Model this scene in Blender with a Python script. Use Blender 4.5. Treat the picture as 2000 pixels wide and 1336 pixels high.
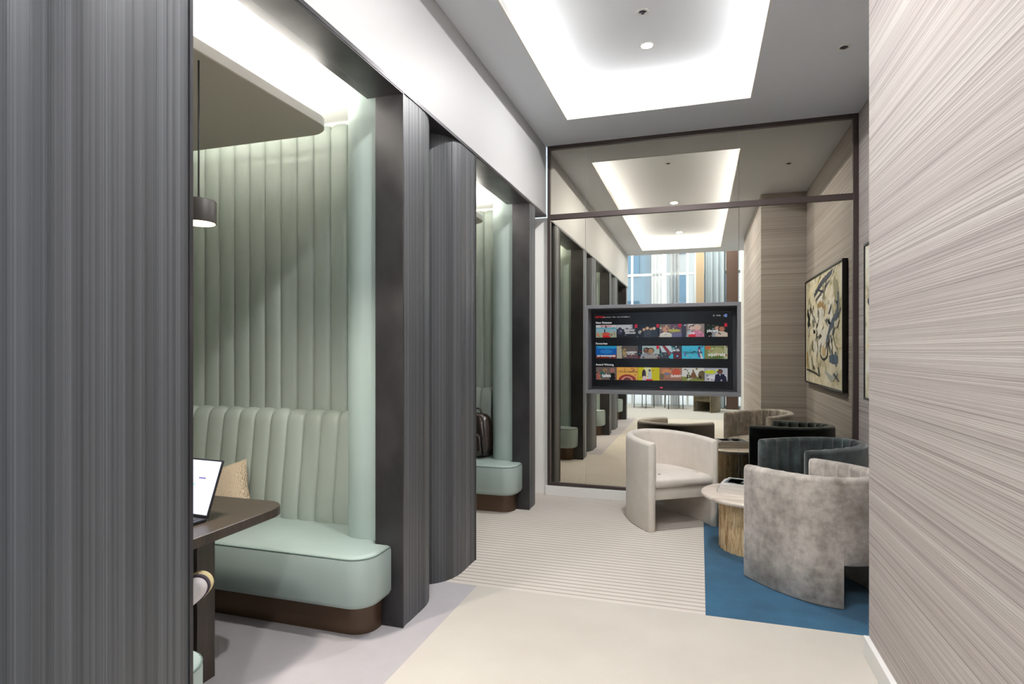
import bpy, bmesh, math, random
from math import sin, cos, pi, radians, sqrt
from mathutils import Vector, Matrix
for o in list(bpy.data.objects): bpy.data.objects.remove(o)
SC = bpy.context.scene
COL = SC.collection
R = random.Random(7)

# ------------------------------------------------------------------ camera, world, lights, exposure
F_PX, YAW, EYE, HORIZON = 1153.3, 17.645, 1.45, 684.8
cam_d = bpy.data.cameras.new('camera'); cam = bpy.data.objects.new('camera', cam_d); COL.objects.link(cam)
cam_d.sensor_fit = 'HORIZONTAL'; cam_d.sensor_width = 36.0
cam_d.lens = 36.0*F_PX/2000.0
cam_d.shift_y = (HORIZON-668.0)/2000.0
cam_d.clip_start = 0.02; cam_d.clip_end = 200
cam.location = (0, 0, EYE); cam.rotation_euler = (pi/2, 0, radians(YAW))
SC.camera = cam
SC.view_settings.view_transform = 'Standard'; SC.view_settings.look = 'None'
SC.view_settings.gamma = 1.0; SC.view_settings.use_curve_mapping = False
SC.view_settings.exposure = 0.40
cy = SC.cycles
cy.max_bounces = 10; cy.diffuse_bounces = 6; cy.glossy_bounces = 5; cy.transmission_bounces = 6
cy.caustics_reflective = False; cy.caustics_refractive = False
cy.sample_clamp_indirect = 6.0; cy.use_denoising = True

W = bpy.data.worlds.new('world'); SC.world = W; W.use_nodes = True
nt = W.node_tree; nt.nodes.clear()
wo = nt.nodes.new('ShaderNodeOutputWorld'); wb = nt.nodes.new('ShaderNodeBackground')
wb.inputs[0].default_value = (0.78, 0.89, 1.0, 1); wb.inputs[1].default_value = 3.6
nt.links.new(wb.outputs[0], wo.inputs[0])

CEIL, FASC, MIR, LW, RW = 3.505, 2.80, 5.79, -1.48, 0.766
LED_MAIN, LED_BOOTH, DOWN = 31.0, 110.0, 43.0

def lamp(name, kind, loc, power, size=0.05, rot=(0, 0, 0), color=(1, 1, 1), spot=None, size_y=None):
    l = bpy.data.lights.new(name, kind); l.energy = power; l.color = color
    if kind == 'AREA':
        l.size = size
        if size_y: l.shape = 'RECTANGLE'; l.size_y = size_y
    else: l.shadow_soft_size = size
    if kind == 'SPOT': l.spot_size = radians(spot or 100); l.spot_blend = 0.9
    o = bpy.data.objects.new(name, l); COL.objects.link(o); o.location = loc; o.rotation_euler = rot
    return o
# daylight enters by the glazing: a portal guides the sky samples (it adds no light of its own)
pt = lamp('window_portal', 'AREA', (-1.0, -4.15, 2.4), 1, 8.0, (radians(90), 0, 0), size_y=4.8)
pt.data.cycles.is_portal = True
lamp('lobby_fill_light', 'AREA', (-1.5, -2.9, 5.1), 420, 5.0, (0, 0, 0), (.90, .95, 1.0), size_y=1.6)  # added fill, out of the mirror's view, to brighten the lobby interior

# ------------------------------------------------------------------ materials
def lin(c):
    return tuple(((v/255)/12.92 if v/255 <= .04045 else ((v/255+.055)/1.055)**2.4) for v in c)
def mat(name, color, rough=0.6, metal=0.0, spec=0.5, sheen=0.0, coat=0.0, raw=False):
    m = bpy.data.materials.new(name); m.use_nodes = True
    b = m.node_tree.nodes['Principled BSDF']
    c = color if raw else lin(color)
    b.inputs['Base Color'].default_value = (*c, 1)
    b.inputs['Roughness'].default_value = rough; b.inputs['Metallic'].default_value = metal
    b.inputs['Specular IOR Level'].default_value = spec
    b.inputs['Sheen Weight'].default_value = sheen; b.inputs['Coat Weight'].default_value = coat
    return m
def N(m, t, **k):
    n = m.node_tree.nodes.new(t)
    for a, b in k.items(): setattr(n, a, b)
    return n
def L(m, a, b): m.node_tree.links.new(a, b)
def bsdf(m): return m.node_tree.nodes['Principled BSDF']
def coords(m, scale=(1, 1, 1), rot=(0, 0, 0), kind='Object'):
    tc = N(m, 'ShaderNodeTexCoord'); mp = N(m, 'ShaderNodeMapping')
    mp.inputs['Scale'].default_value = scale; mp.inputs['Rotation'].default_value = rot
    L(m, tc.outputs[kind], mp.inputs[0]); return mp.outputs[0]
def noise(m, vec, scale=5, detail=4, rough=.5):
    n = N(m, 'ShaderNodeTexNoise'); n.inputs['Scale'].default_value = scale
    n.inputs['Detail'].default_value = detail; n.inputs['Roughness'].default_value = rough
    L(m, vec, n.inputs['Vector']); return n.outputs[0]
def ramp(m, fac, stops):
    r = N(m, 'ShaderNodeValToRGB'); e = r.color_ramp.elements
    while len(e) < len(stops): e.new(0.5)
    for el, (p, c) in zip(e, stops):
        el.position = p; el.color = (*lin(c), 1)
    L(m, fac, r.inputs[0]); return r.outputs[0]
def mix(m, fac, a, b, mode='MIX'):
    x = N(m, 'ShaderNodeMix', data_type='RGBA', blend_type=mode)
    for i, v in ((0, fac), (6, a), (7, b)):
        if isinstance(v, (int, float)): x.inputs[i].default_value = v
        elif isinstance(v, tuple): x.inputs[i].default_value = (*lin(v), 1)
        else: L(m, v, x.inputs[i])
    return x.outputs[2]
def bump(m, h, strength=.2, dist=.01):
    b = N(m, 'ShaderNodeBump'); b.inputs['Strength'].default_value = strength; b.inputs['Distance'].default_value = dist
    L(m, h, b.inputs['Height']); L(m, b.outputs[0], bsdf(m).inputs['Normal'])
def base(m, c): L(m, c, bsdf(m).inputs['Base Color'])
def emit(name, color, strength):
    m = bpy.data.materials.new(name); m.use_nodes = True
    b = bsdf(m); b.inputs['Base Color'].default_value = (0, 0, 0, 1)
    b.inputs['Emission Color'].default_value = (*lin(color), 1); b.inputs['Emission Strength'].default_value = strength
    return m
def attr_mat(name, emission=0.0, rough=.7):
    m = mat(name, (0, 0, 0), rough); a = N(m, 'ShaderNodeAttribute'); a.attribute_name = 'col'
    if emission:
        bsdf(m).inputs['Specular IOR Level'].default_value = .3
        L(m, a.outputs['Color'], bsdf(m).inputs['Emission Color']); bsdf(m).inputs['Emission Strength'].default_value = emission
    else: base(m, a.outputs['Color'])
    return m

M = {}
M['white'] = mat('white_paint', (226, 225, 222), .55)
M['ceiling'] = mat('ceiling_paint', (224, 228, 235), .7)
M['recess'] = mat('recess_paint', (232, 234, 238), .7)
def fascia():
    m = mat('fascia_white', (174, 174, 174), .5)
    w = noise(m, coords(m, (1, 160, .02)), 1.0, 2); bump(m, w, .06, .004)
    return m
M['fascia'] = fascia()
def wallpaper():
    m = mat('striated_wallpaper', (205, 198, 194), .75, spec=.25)
    v1 = noise(m, coords(m, (.12, .12, 9)), 1, 6, .75)
    v2 = noise(m, coords(m, (.25, .25, 75)), 1, 3, .6)
    v3 = noise(m, coords(m, (.2, .2, 230)), 1, 1, .5)
    c1 = ramp(m, v1, [(.30, (178, 170, 168)), (.48, (192, 185, 182)), (.70, (203, 200, 196))])
    c2 = ramp(m, v2, [(.30, (206, 200, 198)), (.46, (240, 237, 235)), (.66, (255, 253, 251))])
    c = mix(m, .85, c1, c2, 'MULTIPLY')
    c3 = ramp(m, v3, [(.34, (222, 219, 217)), (.52, (255, 255, 255))])
    base(m, mix(m, .7, c, c3, 'MULTIPLY'))
    s = N(m, 'ShaderNodeMath', operation='ADD'); L(m, v2, s.inputs[0]); L(m, v3, s.inputs[1])
    bump(m, s.outputs[0], .35, .004); return m
M['paper'] = wallpaper()
def flute():
    m = mat('charcoal_fluted_laminate', (84, 86, 90), .42, spec=.5)
    v = noise(m, coords(m, (38, 38, .01)), 1, 5, .8)
    v2 = noise(m, coords(m, (190, 190, .02)), 1, 2, .6)
    c = ramp(m, v, [(.30, (50, 51, 54)), (.5, (74, 76, 80)), (.70, (106, 108, 113))])
    c2 = ramp(m, v2, [(.32, (190, 190, 192)), (.55, (255, 255, 255))])
    base(m, mix(m, .8, c, c2, 'MULTIPLY')); return m
M['flute'] = flute()
def metal():
    m = mat('dark_bronze_metal', (74, 70, 70), .38, .55)
    v = noise(m, coords(m, (3, 3, 2)), 1.5, 4); base(m, ramp(m, v, [(.3, (50, 49, 51)), (.7, (74, 72, 74))]))
    return m
M['metal'] = metal()
M['frame'] = mat('mirror_frame_bronze', (72, 62, 60), .4, .4)
M['plinth'] = mat('bronze_plinth', (88, 68, 52), .35, .35)
def leather(name, c, dk):
    m = mat(name, c, .42, spec=.45)
    v = noise(m, coords(m, (1, 1, 1)), 2.2, 3); base(m, ramp(m, v, [(.3, dk), (.7, c)]))
    bump(m, noise(m, coords(m), 260, 2), .05, .002); return m
M['leather'] = leather('sage_green_leather', (158, 167, 159), (149, 158, 150))
M['leather2'] = leather('sage_green_leather_pale', (158, 173, 169), (150, 165, 161))
M['piping'] = mat('piping_dark_green', (96, 116, 110), .5)
def carpet(name, a, b, sc=3.0, stripes=None):
    m = mat(name, a, .95, spec=.1, sheen=.25)
    v = noise(m, coords(m), sc, 5, .6); c = ramp(m, v, [(.32, b), (.68, a)])
    f = noise(m, coords(m), 420, 2)
    c = mix(m, .25, c, ramp(m, f, [(.3, (150, 150, 150)), (.7, (255, 255, 255))]), 'MULTIPLY')
    if stripes:
        per, col = stripes
        tc = N(m, 'ShaderNodeTexCoord'); sx = N(m, 'ShaderNodeSeparateXYZ'); L(m, tc.outputs['Object'], sx.inputs[0])
        d = N(m, 'ShaderNodeMath', operation='DIVIDE'); d.inputs[1].default_value = per; L(m, sx.outputs[1], d.inputs[0])
        fr = N(m, 'ShaderNodeMath', operation='FRACT'); L(m, d.outputs[0], fr.inputs[0])
        r = N(m, 'ShaderNodeValToRGB'); e = r.color_ramp.elements
        e[0].position = .0; e[0].color = (0, 0, 0, 1); e[1].position = .10; e[1].color = (1, 1, 1, 1)
        e.new(.22).color = (1, 1, 1, 1); e.new(.34).color = (0, 0, 0, 1)
        L(m, fr.outputs[0], r.inputs[0])
        c = mix(m, r.outputs[0], c, col)
    base(m, c); bump(m, f, .25, .004); return m
M['c_beige'] = carpet('beige_carpet', (206, 200, 190), (196, 189, 179), 1.5)
M['c_grey'] = carpet('lilac_grey_carpet', (184, 180, 184), (172, 166, 168), 1.8)
M['c_stripe'] = carpet('ribbed_beige_carpet', (218, 211, 202), (210, 202, 192), 1.5, (.053, (160, 150, 141)))
M['c_blue'] = carpet('blue_carpet', (42, 98, 130), (24, 72, 102), 2.6)
def mirror():
    m = mat('bronze_mirror', (0, 0, 0), .0, 1.0); bsdf(m).inputs['Base Color'].default_value = (.70, .66, .565, 1)
    return m
M['mirror'] = mirror()
M['seam'] = mat('mirror_seam', (120, 118, 108), .3, .5)
M['tvcase'] = mat('tv_surround_grey', (112, 112, 116), .4, .2)
M['tvdark'] = mat('tv_surround_dark', (40, 40, 44), .4)
M['tvback'] = mat('tv_bezel', (14, 14, 17), .2)
M['led'] = emit('led_strip', (255, 252, 246), LED_MAIN)
M['ledb'] = emit('led_strip_booth', (255, 250, 240), LED_BOOTH)
M['lampglow'] = emit('downlight_glow', (255, 250, 240), 18)
M['pendglow'] = emit('pendant_glow', (255, 226, 180), 9)
M['black'] = mat('black_satin', (22, 21, 22), .4)
M['brown'] = mat('pendant_brown', (44, 38, 34), .5)
def wood():
    m = mat('dark_walnut', (84, 70, 60), .35)
    v = noise(m, coords(m, (2, 30, 2)), 2, 5, .6); base(m, ramp(m, v, [(.3, (46, 39, 34)), (.7, (70, 60, 51))])); return m
M['wood'] = wood()
M['taupe'] = mat('taupe_panel', (186, 178, 166), .6)
def velvet(name, a, b, hi, sc=3.5, sheen=.6, rough=.85, mot=.45):
    m = mat(name, a, rough, sheen=sheen, spec=.2)
    v = noise(m, coords(m), sc, 6, .62); c = ramp(m, v, [(.3, b), (.5, a), (.7, hi)])
    v2 = noise(m, coords(m), sc*4.5, 4, .6)
    base(m, mix(m, mot, c, ramp(m, v2, [(.33, (176, 172, 168)), (.6, (255, 255, 255))]), 'MULTIPLY'))
    bump(m, noise(m, coords(m), 300, 2), .08, .002); return m
M['v_white'] = velvet('cream_boucle', (216, 209, 200), (212, 204, 195), (222, 215, 207), 2, .2, mot=.10)
M['v_grey'] = velvet('greige_crushed_velvet', (178, 170, 163), (136, 128, 121), (210, 202, 194), 4, mot=.6)
M['v_teal'] = velvet('dark_teal_velvet', (48, 57, 58), (32, 39, 41), (78, 92, 92), 4, .5)
M['v_olive'] = velvet('olive_velvet', (96, 84, 60), (70, 60, 42), (120, 108, 80), 4)
def travertine():
    m = mat('travertine_top', (205, 193, 180), .3)
    v = noise(m, coords(m, (2, 14, 2), (0, 0, .3)), 2, 6, .65); base(m, ramp(m, v, [(.3, (176, 162, 150)), (.5, (204, 193, 181)), (.7, (226, 218, 208))])); return m
M['trav'] = travertine()
def goldstone():
    m = mat('veined_gold_marble', (190, 150, 100), .35)
    tcv = coords(m, (14, 14, 1.3)); v = noise(m, tcv, 2.6, 8, .7)
    base(m, ramp(m, v, [(.30, (110, 78, 46)), (.41, (176, 136, 90)), (.47, (232, 208, 164)), (.55, (186, 150, 102)), (.62, (238, 220, 184)), (.75, (206, 176, 130))])); return m
M['gold'] = goldstone()
M['paperwhite'] = mat('book_pages', (224, 220, 214), .8)
M['cover'] = attr_mat('printed_cover', 0, .35)
M['screen'] = attr_mat('screen_pixels', .50, .15)
M['paint'] = attr_mat('oil_paint', 0, .6)
def canvas():
    m = mat('painted_canvas', (226, 218, 192), .75)
    v = noise(m, coords(m, (1, 2.2, 3.4)), 1.6, 7, .68)
    base(m, ramp(m, v, [(.30, (128, 126, 106)), (.40, (190, 182, 152)), (.50, (226, 219, 194)), (.66, (240, 238, 228))])); return m
M['canvas'] = canvas()
def weave():
    m = mat('woven_beige', (196, 170, 140), .9)
    c = N(m, 'ShaderNodeTexWave'); c.inputs['Scale'].default_value = 60; c.inputs['Distortion'].default_value = 9; c.inputs['Detail'].default_value = 3
    L(m, coords(m), c.inputs['Vector'])
    base(m, ramp(m, c.outputs[1], [(.1, (168, 144, 118)), (.6, (206, 186, 160)), (1, (226, 212, 192))])); bump(m, c.outputs[1], .5, .01); return m
M['weave'] = weave()
M['bag'] = mat('dark_brown_patent', (46, 34, 30), .22, coat=.5)
M['bagfab'] = mat('black_strap', (24, 20, 20), .5)
M['gunmetal'] = mat('laptop_dark', (52, 52, 56), .35, .6)
M['keys'] = mat('laptop_keys', (30, 30, 33), .5)
M['glass'] = mat('window_glass', (255, 255, 255), .0); bsdf(M['glass']).inputs['Transmission Weight'].default_value = 1.0; bsdf(M['glass']).inputs['IOR'].default_value = 1.05
M['alu'] = mat('window_aluminium', (214, 222, 226), .5, 0)
M['sheer'] = mat('sheer_curtain', (226, 226, 228), .9)
tr_ = N(M['sheer'], 'ShaderNodeBsdfTranslucent'); tr_.inputs[0].default_value = (.8, .82, .84, 1); mx_ = N(M['sheer'], 'ShaderNodeMixShader'); mx_.inputs[0].default_value = .85
L(M['sheer'], bsdf(M['sheer']).outputs[0], mx_.inputs[1]); L(M['sheer'], tr_.outputs[0], mx_.inputs[2]); tp_ = N(M['sheer'], 'ShaderNodeBsdfTransparent'); m2_ = N(M['sheer'], 'ShaderNodeMixShader'); m2_.inputs[0].default_value = .45
L(M['sheer'], mx_.outputs[0], m2_.inputs[1]); L(M['sheer'], tp_.outputs[0], m2_.inputs[2]); L(M['sheer'], m2_.outputs[0], M['sheer'].node_tree.nodes['Material Output'].inputs[0])
M['drape'] = mat('slate_drape', (150, 162, 170), .9)
M['tanpost'] = mat('tan_timber_post', (158, 138, 112), .6)
M['brownwall'] = mat('brown_timber_panel', (78, 58, 48), .6)
M['facade'] = mat('facade_grey', (120, 140, 156), .5)
M['facadew'] = mat('facade_pale', (196, 198, 198), .7)
M['skin'] = mat('skin', (206, 160, 132), .55)
M['hair'] = mat('dark_hair', (38, 28, 24), .6)
M['denim'] = mat('dark_trousers', (26, 26, 32), .85)
M['shirt'] = mat('grey_jumper', (96, 96, 104), .9)
M['shoe'] = mat('white_sneaker', (226, 220, 222), .6)
M['shoed'] = mat('purple_grey_trim', (74, 64, 78), .7)
M['sole'] = mat('cream_sole', (226, 208, 160), .6)

# ------------------------------------------------------------------ mesh helpers
class MB:
    def __init__(s): s.v = []; s.f = []; s.mi = []; s.col = []
    def add(s, vs, fs, mi=0, col=None):
        n = len(s.v); s.v += [tuple(v) for v in vs]
        for f in fs: s.f.append(tuple(i+n for i in f)); s.mi.append(mi); s.col.append(col)
        return s
    def box(s, x0, x1, y0, y1, z0, z1, mi=0, col=None, mtx=None):
        x0, x1 = sorted((x0, x1)); y0, y1 = sorted((y0, y1)); z0, z1 = sorted((z0, z1))
        vs = [Vector((x, y, z)) for z in (z0, z1) for y in (y0, y1) for x in (x0, x1)]
        if mtx: vs = [mtx @ v for v in vs]
        return s.add(vs, [(0, 2, 3, 1), (4, 5, 7, 6), (0, 1, 5, 4), (2, 6, 7, 3), (0, 4, 6, 2), (1, 3, 7, 5)], mi, col)
    def prism(s, poly, z0, z1, mi=0, col=None):
        n = len(poly)
        if sum(poly[i][0]*poly[(i+1) % n][1]-poly[(i+1) % n][0]*poly[i][1] for i in range(n)) < 0: poly = poly[::-1]
        vs = [(x, y, z0) for x, y in poly]+[(x, y, z1) for x, y in poly]
        return s.add(vs, [tuple(range(n-1, -1, -1)), tuple(range(n, 2*n))]+[(i, (i+1) % n, n+(i+1) % n, n+i) for i in range(n)], mi, col)
    def rings(s, rings, close=True, cap=True, mi=0, col=None):
        n = len(rings[0]); vs = [p for r in rings for p in r]; fs = []
        for k in range(len(rings)-1):
            for i in range(n if close else n-1):
                a, b = k*n+i, k*n+(i+1) % n; fs.append((a, b, b+n, a+n))
        if cap: fs += [tuple(range(n-1, -1, -1)), tuple(range((len(rings)-1)*n, len(rings)*n))]
        return s.add(vs, fs, mi, col)
    def lathe(s, prof, c=(0, 0), n=48, mi=0, col=None):
        return s.rings([[(c[0]+r*cos(2*pi*i/n), c[1]+r*sin(2*pi*i/n), z) for i in range(n)] for r, z in prof], mi=mi, col=col)
    def tube(s, pts, r, n=10, mi=0, col=None, closed=False):
        pts = [Vector(p) for p in pts]; rs = r if isinstance(r, list) else [r]*len(pts); out = []; up = None
        for i, p in enumerate(pts):
            a = pts[(i-1) % len(pts)] if (closed or i) else p; b = pts[(i+1) % len(pts)] if (closed or i < len(pts)-1) else p
            t = (b-a).normalized()
            if up is None: up = t.orthogonal().normalized()
            up = (up-t*up.dot(t)).normalized(); w = t.cross(up)
            out.append([tuple(p+(up*cos(2*pi*k/n)+w*sin(2*pi*k/n))*rs[i]) for k in range(n)])
        if closed: out.append(out[0])
        return s.rings(out, cap=not closed, mi=mi, col=col)
    def build(s, name, mats, parent=None, smooth=0, bevel=0, seg=2, sub=0, merge=False):
        me = bpy.data.meshes.new(name); me.from_pydata(s.v, [], s.f); me.validate()
        if any(c is not None for c in s.col):
            a = me.attributes.new('col', 'FLOAT_COLOR', 'FACE')
            for i, c in enumerate(s.col): a.data[i].color = (*lin(c or (0, 0, 0)), 1)
        for m in (mats if isinstance(mats, (list, tuple)) else [mats]): me.materials.append(m)
        for p, mi in zip(me.polygons, s.mi): p.material_index = mi
        bm = bmesh.new(); bm.from_mesh(me)
        if merge: bmesh.ops.remove_doubles(bm, verts=bm.verts, dist=1e-5)
        if not (len(s.f) and all(c is not None for c in s.col)): bmesh.ops.recalc_face_normals(bm, faces=bm.faces)
        bm.to_mesh(me); bm.free()
        o = bpy.data.objects.new(name, me); COL.objects.link(o)
        if parent: o.parent = parent
        if bevel:
            b = o.modifiers.new('b', 'BEVEL'); b.width = bevel; b.segments = seg; b.limit_method = 'ANGLE'; b.angle_limit = radians(40)
        if sub:
            u = o.modifiers.new('s', 'SUBSURF'); u.levels = sub; u.render_levels = sub
        if smooth:
            me.shade_smooth()
            e = o.modifiers.new('w', 'EDGE_SPLIT'); e.split_angle = radians(smooth)
        return o
def empty(name, loc=(0, 0, 0), rz=0, label=None, cat=None, group=None):
    o = bpy.data.objects.new(name, None); COL.objects.link(o); o.empty_display_size = .1
    o.location = loc; o.rotation_euler = (0, 0, rz)
    if label: tag(o, label, cat, group)
    return o
def tag(o, label, cat, group=None):
    o['label'] = label; o['category'] = cat
    if group: o['group'] = group
    return o
def struct(o, label=None):
    o['kind'] = 'structure'
    if label: o['label'] = label
    return o
def lab(o, l): o['label'] = l; return o
def copy_tree(o, parent=None):
    c = o.copy(); COL.objects.link(c)
    if parent: c.parent = parent
    for ch in list(o.children): copy_tree(ch, c)
    return c
def arc(cx, cy, r, a0, a1, n, ry=None):
    return [(cx+r*cos(radians(a0+(a1-a0)*i/n)), cy+(ry or r)*sin(radians(a0+(a1-a0)*i/n))) for i in range(n+1)]
def inset(poly, d):
    n = len(poly); out = []
    A = sum(poly[i][0]*poly[(i+1) % n][1]-poly[(i+1) % n][0]*poly[i][1] for i in range(n)); sg = 1 if A > 0 else -1
    for i in range(n):
        p0, p, p1 = (Vector(poly[j % n]) for j in (i-1, i, i+1))
        e0 = (p-p0).normalized(); e1 = (p1-p).normalized()
        n0 = Vector((-e0.y, e0.x))*sg; n1 = Vector((-e1.y, e1.x))*sg
        b = (n0+n1); L_ = b.length
        b = b/L_ if L_ > 1e-6 else n0
        q = p+b*d/max(.5, b.dot(n0)); out.append((q.x, q.y))
    return out

# ------------------------------------------------------------------ floor
struct(MB().box(-1.31, 4, -1.4, 3.405, -.05, 0).build('floor', M['c_beige']), 'plain beige carpet down the corridor')
struct(MB().box(-3.6, -1.31, -1.4, 3.405, -.05, 0).build('floor', M['c_grey']), 'lilac-grey carpet along the booths')
struct(MB().box(-3.6, .03, 3.405, 6.1, -.05, 0).build('floor', M['c_stripe']), 'beige ribbed carpet below the mirror wall')
struct(MB().box(.03, 1.6, 3.405, 6.1, -.05, 0).build('floor', M['c_blue']), 'blue carpet under the grey velvet armchair')
struct(MB().box(-6, 4, -4.6, -1.4, -.05, 0).build('floor', mat('lobby_carpet', (168, 166, 162), .9)), 'pale grey floor of the lobby by the windows')

# ------------------------------------------------------------------ ceiling with cove
CX0, CX1, CY0, CY1 = -1.125, .392, -.81, 5.16
c = MB(); e = .15; zt = 3.75
for (x0, x1, y0, y1) in ((-1.7, CX0-.012, -1.4, 6.1), (CX1+.012, 1.6, -1.4, 6.1), (CX0-.012, CX1+.012, CY1+.012, 6.1), (CX0-.012, CX1+.012, -1.4, CY0-.012)):
    c.box(x0, x1, y0, y1, CEIL, CEIL+.02)
struct(c.build('ceiling', M['ceiling']), 'pale grey lowered ceiling around the lit recess')
c = MB()
for (x0, x1, y0, y1) in ((CX0-e-.04, CX0-e, CY0-e, CY1+e), (CX1+e, CX1+e+.04, CY0-e, CY1+e), (CX0-e, CX1+e, CY1+e, CY1+e+.04), (CX0-e, CX1+e, CY0-e-.04, CY0-e)):
    c.box(x0, x1, y0, y1, CEIL+.02, zt)
c.box(CX0-e, CX1+e, CY0-e, CY1+e, zt, zt+.04)
struct(c.build('ceiling', M['recess']), 'white recessed ceiling tray lit along its edges')
c = MB(); t = .012
for (x0, x1, y0, y1) in ((CX0-t, CX0, CY0-t, CY1+t), (CX1, CX1+t, CY0-t, CY1+t), (CX0, CX1, CY1, CY1+t), (CX0, CX1, CY0-t, CY0)):
    c.box(x0, x1, y0, y1, CEIL-.001, CEIL+.05)
struct(c.build('trim_1', M['white']), 'thin white lip around the ceiling recess')
led = MB(); z = CEIL+.03
for (x0, x1, y0, y1) in ((CX0-.11, CX0-.08, CY0-.1, CY1+.1), (CX1+.08, CX1+.11, CY0-.1, CY1+.1), (CX0-.08, CX1+.08, CY1+.08, CY1+.11), (CX0-.08, CX1+.08, CY0-.11, CY0-.08)):
    led.add([(x0, y0, z), (x1, y0, z), (x1, y1, z), (x0, y1, z)], [(0, 1, 2, 3)])
tag(led.build('cove_light_strip', M['led']), 'white light strip glowing around the corridor ceiling recess', 'strip light')
struct(MB().box(-6, 4, -4.7, -1.4, 5.2, 5.25).box(-6, 4, -1.4, -1.36, CEIL+.02, 5.2).build('ceiling', M['white']), 'high lobby ceiling behind the corridor')

# ------------------------------------------------------------------ left wall: fascia, partitions, fluted panels, portals
PER = 2.4
OPEN = [(1.425+k*PER, 2.765+k*PER) for k in (-1, 0, 1)]
END = -1.34
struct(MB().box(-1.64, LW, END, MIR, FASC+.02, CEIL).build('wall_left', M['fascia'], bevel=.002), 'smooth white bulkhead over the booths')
struct(MB().box(-1.70, LW+.004, END, MIR, FASC, FASC+.02).build('trim_2', M['metal']), 'dark metal edge under the white bulkhead')
def flute_path(y0, y1, c0):
    # from the near jamb (y0) round into a valley at the centre and out again to the far jamb (y1)
    h = .27; dx = .19
    p = [(LW, y0), (LW, c0-.02-h)]
    p += [(LW-dx*(1-cos(radians(a))), c0-.02-h+h*sin(radians(a))) for a in range(6, 91, 6)]
    q = [(LW-dx*(1-cos(radians(a))), c0+.02+h-h*sin(radians(a))) for a in range(90, -1, -6)]
    return p, q+[(LW, y1)]
def fluted(path, name, z0=0, z1=FASC, seed=1):
    rr = random.Random(seed); P = [Vector(p) for p in path]; segs = []; tot = 0
    for a, b in zip(P, P[1:]): segs.append((tot, a, b)); tot += (b-a).length
    def at(s):
        for (s0, a, b) in reversed(segs):
            if s >= s0-1e-9:
                d = (b-a).normalized(); return a+d*(s-s0), d
    s = 0; pts = []
    while s < tot:
        w = rr.choice([.003, .004, .005, .008, .014, .024, .034]); dep = rr.choice([0, .0005, .0008, .0012, .002])
        for ss in (s+.0004, min(s+w, tot)-.0004):
            if ss <= s: continue
            p, d = at(min(ss, tot)); n = Vector((d.y, -d.x))   # outward (+X when d=+Y)
            q = p-n*dep; pts.append((q.x, q.y))
        s += w
    m = MB(); n = len(pts)
    back = [(p.x-.0, p.y) for p in P]
    # solid strip 18 mm thick
    inner = []
    for i, (x, y) in enumerate(pts):
        a = Vector(pts[max(0, i-3)]); b = Vector(pts[min(n-1, i+3)]); d = (b-a).normalized(); inner.append((x-d.y*.022, y+d.x*.022))
    vs = [(x, y, z0) for x, y in pts]+[(x, y, z1) for x, y in pts]+[(x, y, z0) for x, y in inner]+[(x, y, z1) for x, y in inner]
    fs = []
    for i in range(n-1):
        fs += [(i, i+1, n+i+1, n+i), (2*n+i+1, 2*n+i, 3*n+i, 3*n+i+1), (n+i, n+i+1, 3*n+i+1, 3*n+i), (i+1, i, 2*n+i, 2*n+i+1)]
    fs += [(0, n, 3*n, 2*n), (n-1, 3*n-1, 4*n-1, 2*n-1)]
    m.add(vs, fs); return m.build(name, M['flute'])
piers = [(-9, OPEN[0][0]), (OPEN[0][1], OPEN[1][0]), (OPEN[1][1], OPEN[2][0]), (OPEN[2][1], 99)]
G = 'charcoal fluted panels between the booths'
p, q = flute_path(OPEN[0][1], OPEN[1][0], .895)
tag(fluted(p, 'fluted_panel', seed=3), 'charcoal fluted panel behind the big left one, seen only in the mirror', 'wall panel', G)
tag(fluted(q, 'fluted_panel', seed=4), 'large charcoal fluted panel filling the left edge before the first booth', 'wall panel', G)
p, q = flute_path(OPEN[1][1], OPEN[2][0], 3.295)
tag(fluted(p, 'fluted_panel', seed=5), 'narrow charcoal fluted panel curving back just beyond the first booth', 'wall panel', G)
tag(fluted(q, 'fluted_panel', seed=6), 'bulging charcoal fluted panel just before the second booth', 'wall panel', G)
pe = [(LW, OPEN[2][1]), (LW, 5.36)]+[(LW-.12*(1-cos(radians(a))), 5.36+.11*sin(radians(a))) for a in range(10, 91, 10)]
tag(fluted(pe, 'fluted_panel', seed=8), 'slim charcoal fluted panel beside the white recess at the mirror', 'wall panel', G)
pe = [(LW-.12*(1-cos(radians(a))), -1.17-.11*sin(radians(a))) for a in range(90, 9, -10)]+[(LW, -1.17), (LW, OPEN[0][0])]
tag(fluted(pe, 'fluted_panel', seed=9), 'charcoal fluted panel at the lobby end, seen only in the mirror', 'wall panel', G)
# partitions between the booths (core behind the fluted panels)
for (y0, y1, w0, w1) in ((OPEN[0][1], OPEN[1][0], .79, .89), (OPEN[1][1], OPEN[2][0], 3.19, 3.29)):
    struct(MB().box(-3.4, -1.70, w0, w1, 0, 2.9).build('wall_partition', M['white']), 'partition between two booths')
struct(MB().box(-3.4, -1.64, 5.59, 5.80, 0, 2.9).build('wall_partition', M['white']), 'partition at the end of the last booth')
struct(MB().box(-3.4, -1.62, END, END+.06, 0, 2.9).build('wall_partition', M['white']), 'partition at the lobby end of the booths')
struct(MB().box(-3.46, -3.32, END, MIR, 0, 2.95).build('wall_back', mat('booth_back', (150, 156, 148), .7)), 'back wall of the booths')
struct(MB().box(-1.66, -1.605, 5.40, 5.83, 0, FASC).box(-1.66, -1.44, 5.83, 5.88, 0, FASC).build('wall_end', M['white']), 'white recessed wall strip beside the mirror')
struct(MB().box(-3.4, -1.62, END, MIR, 2.88, 2.92).build('ceiling', M['white']), 'white ceiling inside the booths')
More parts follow.
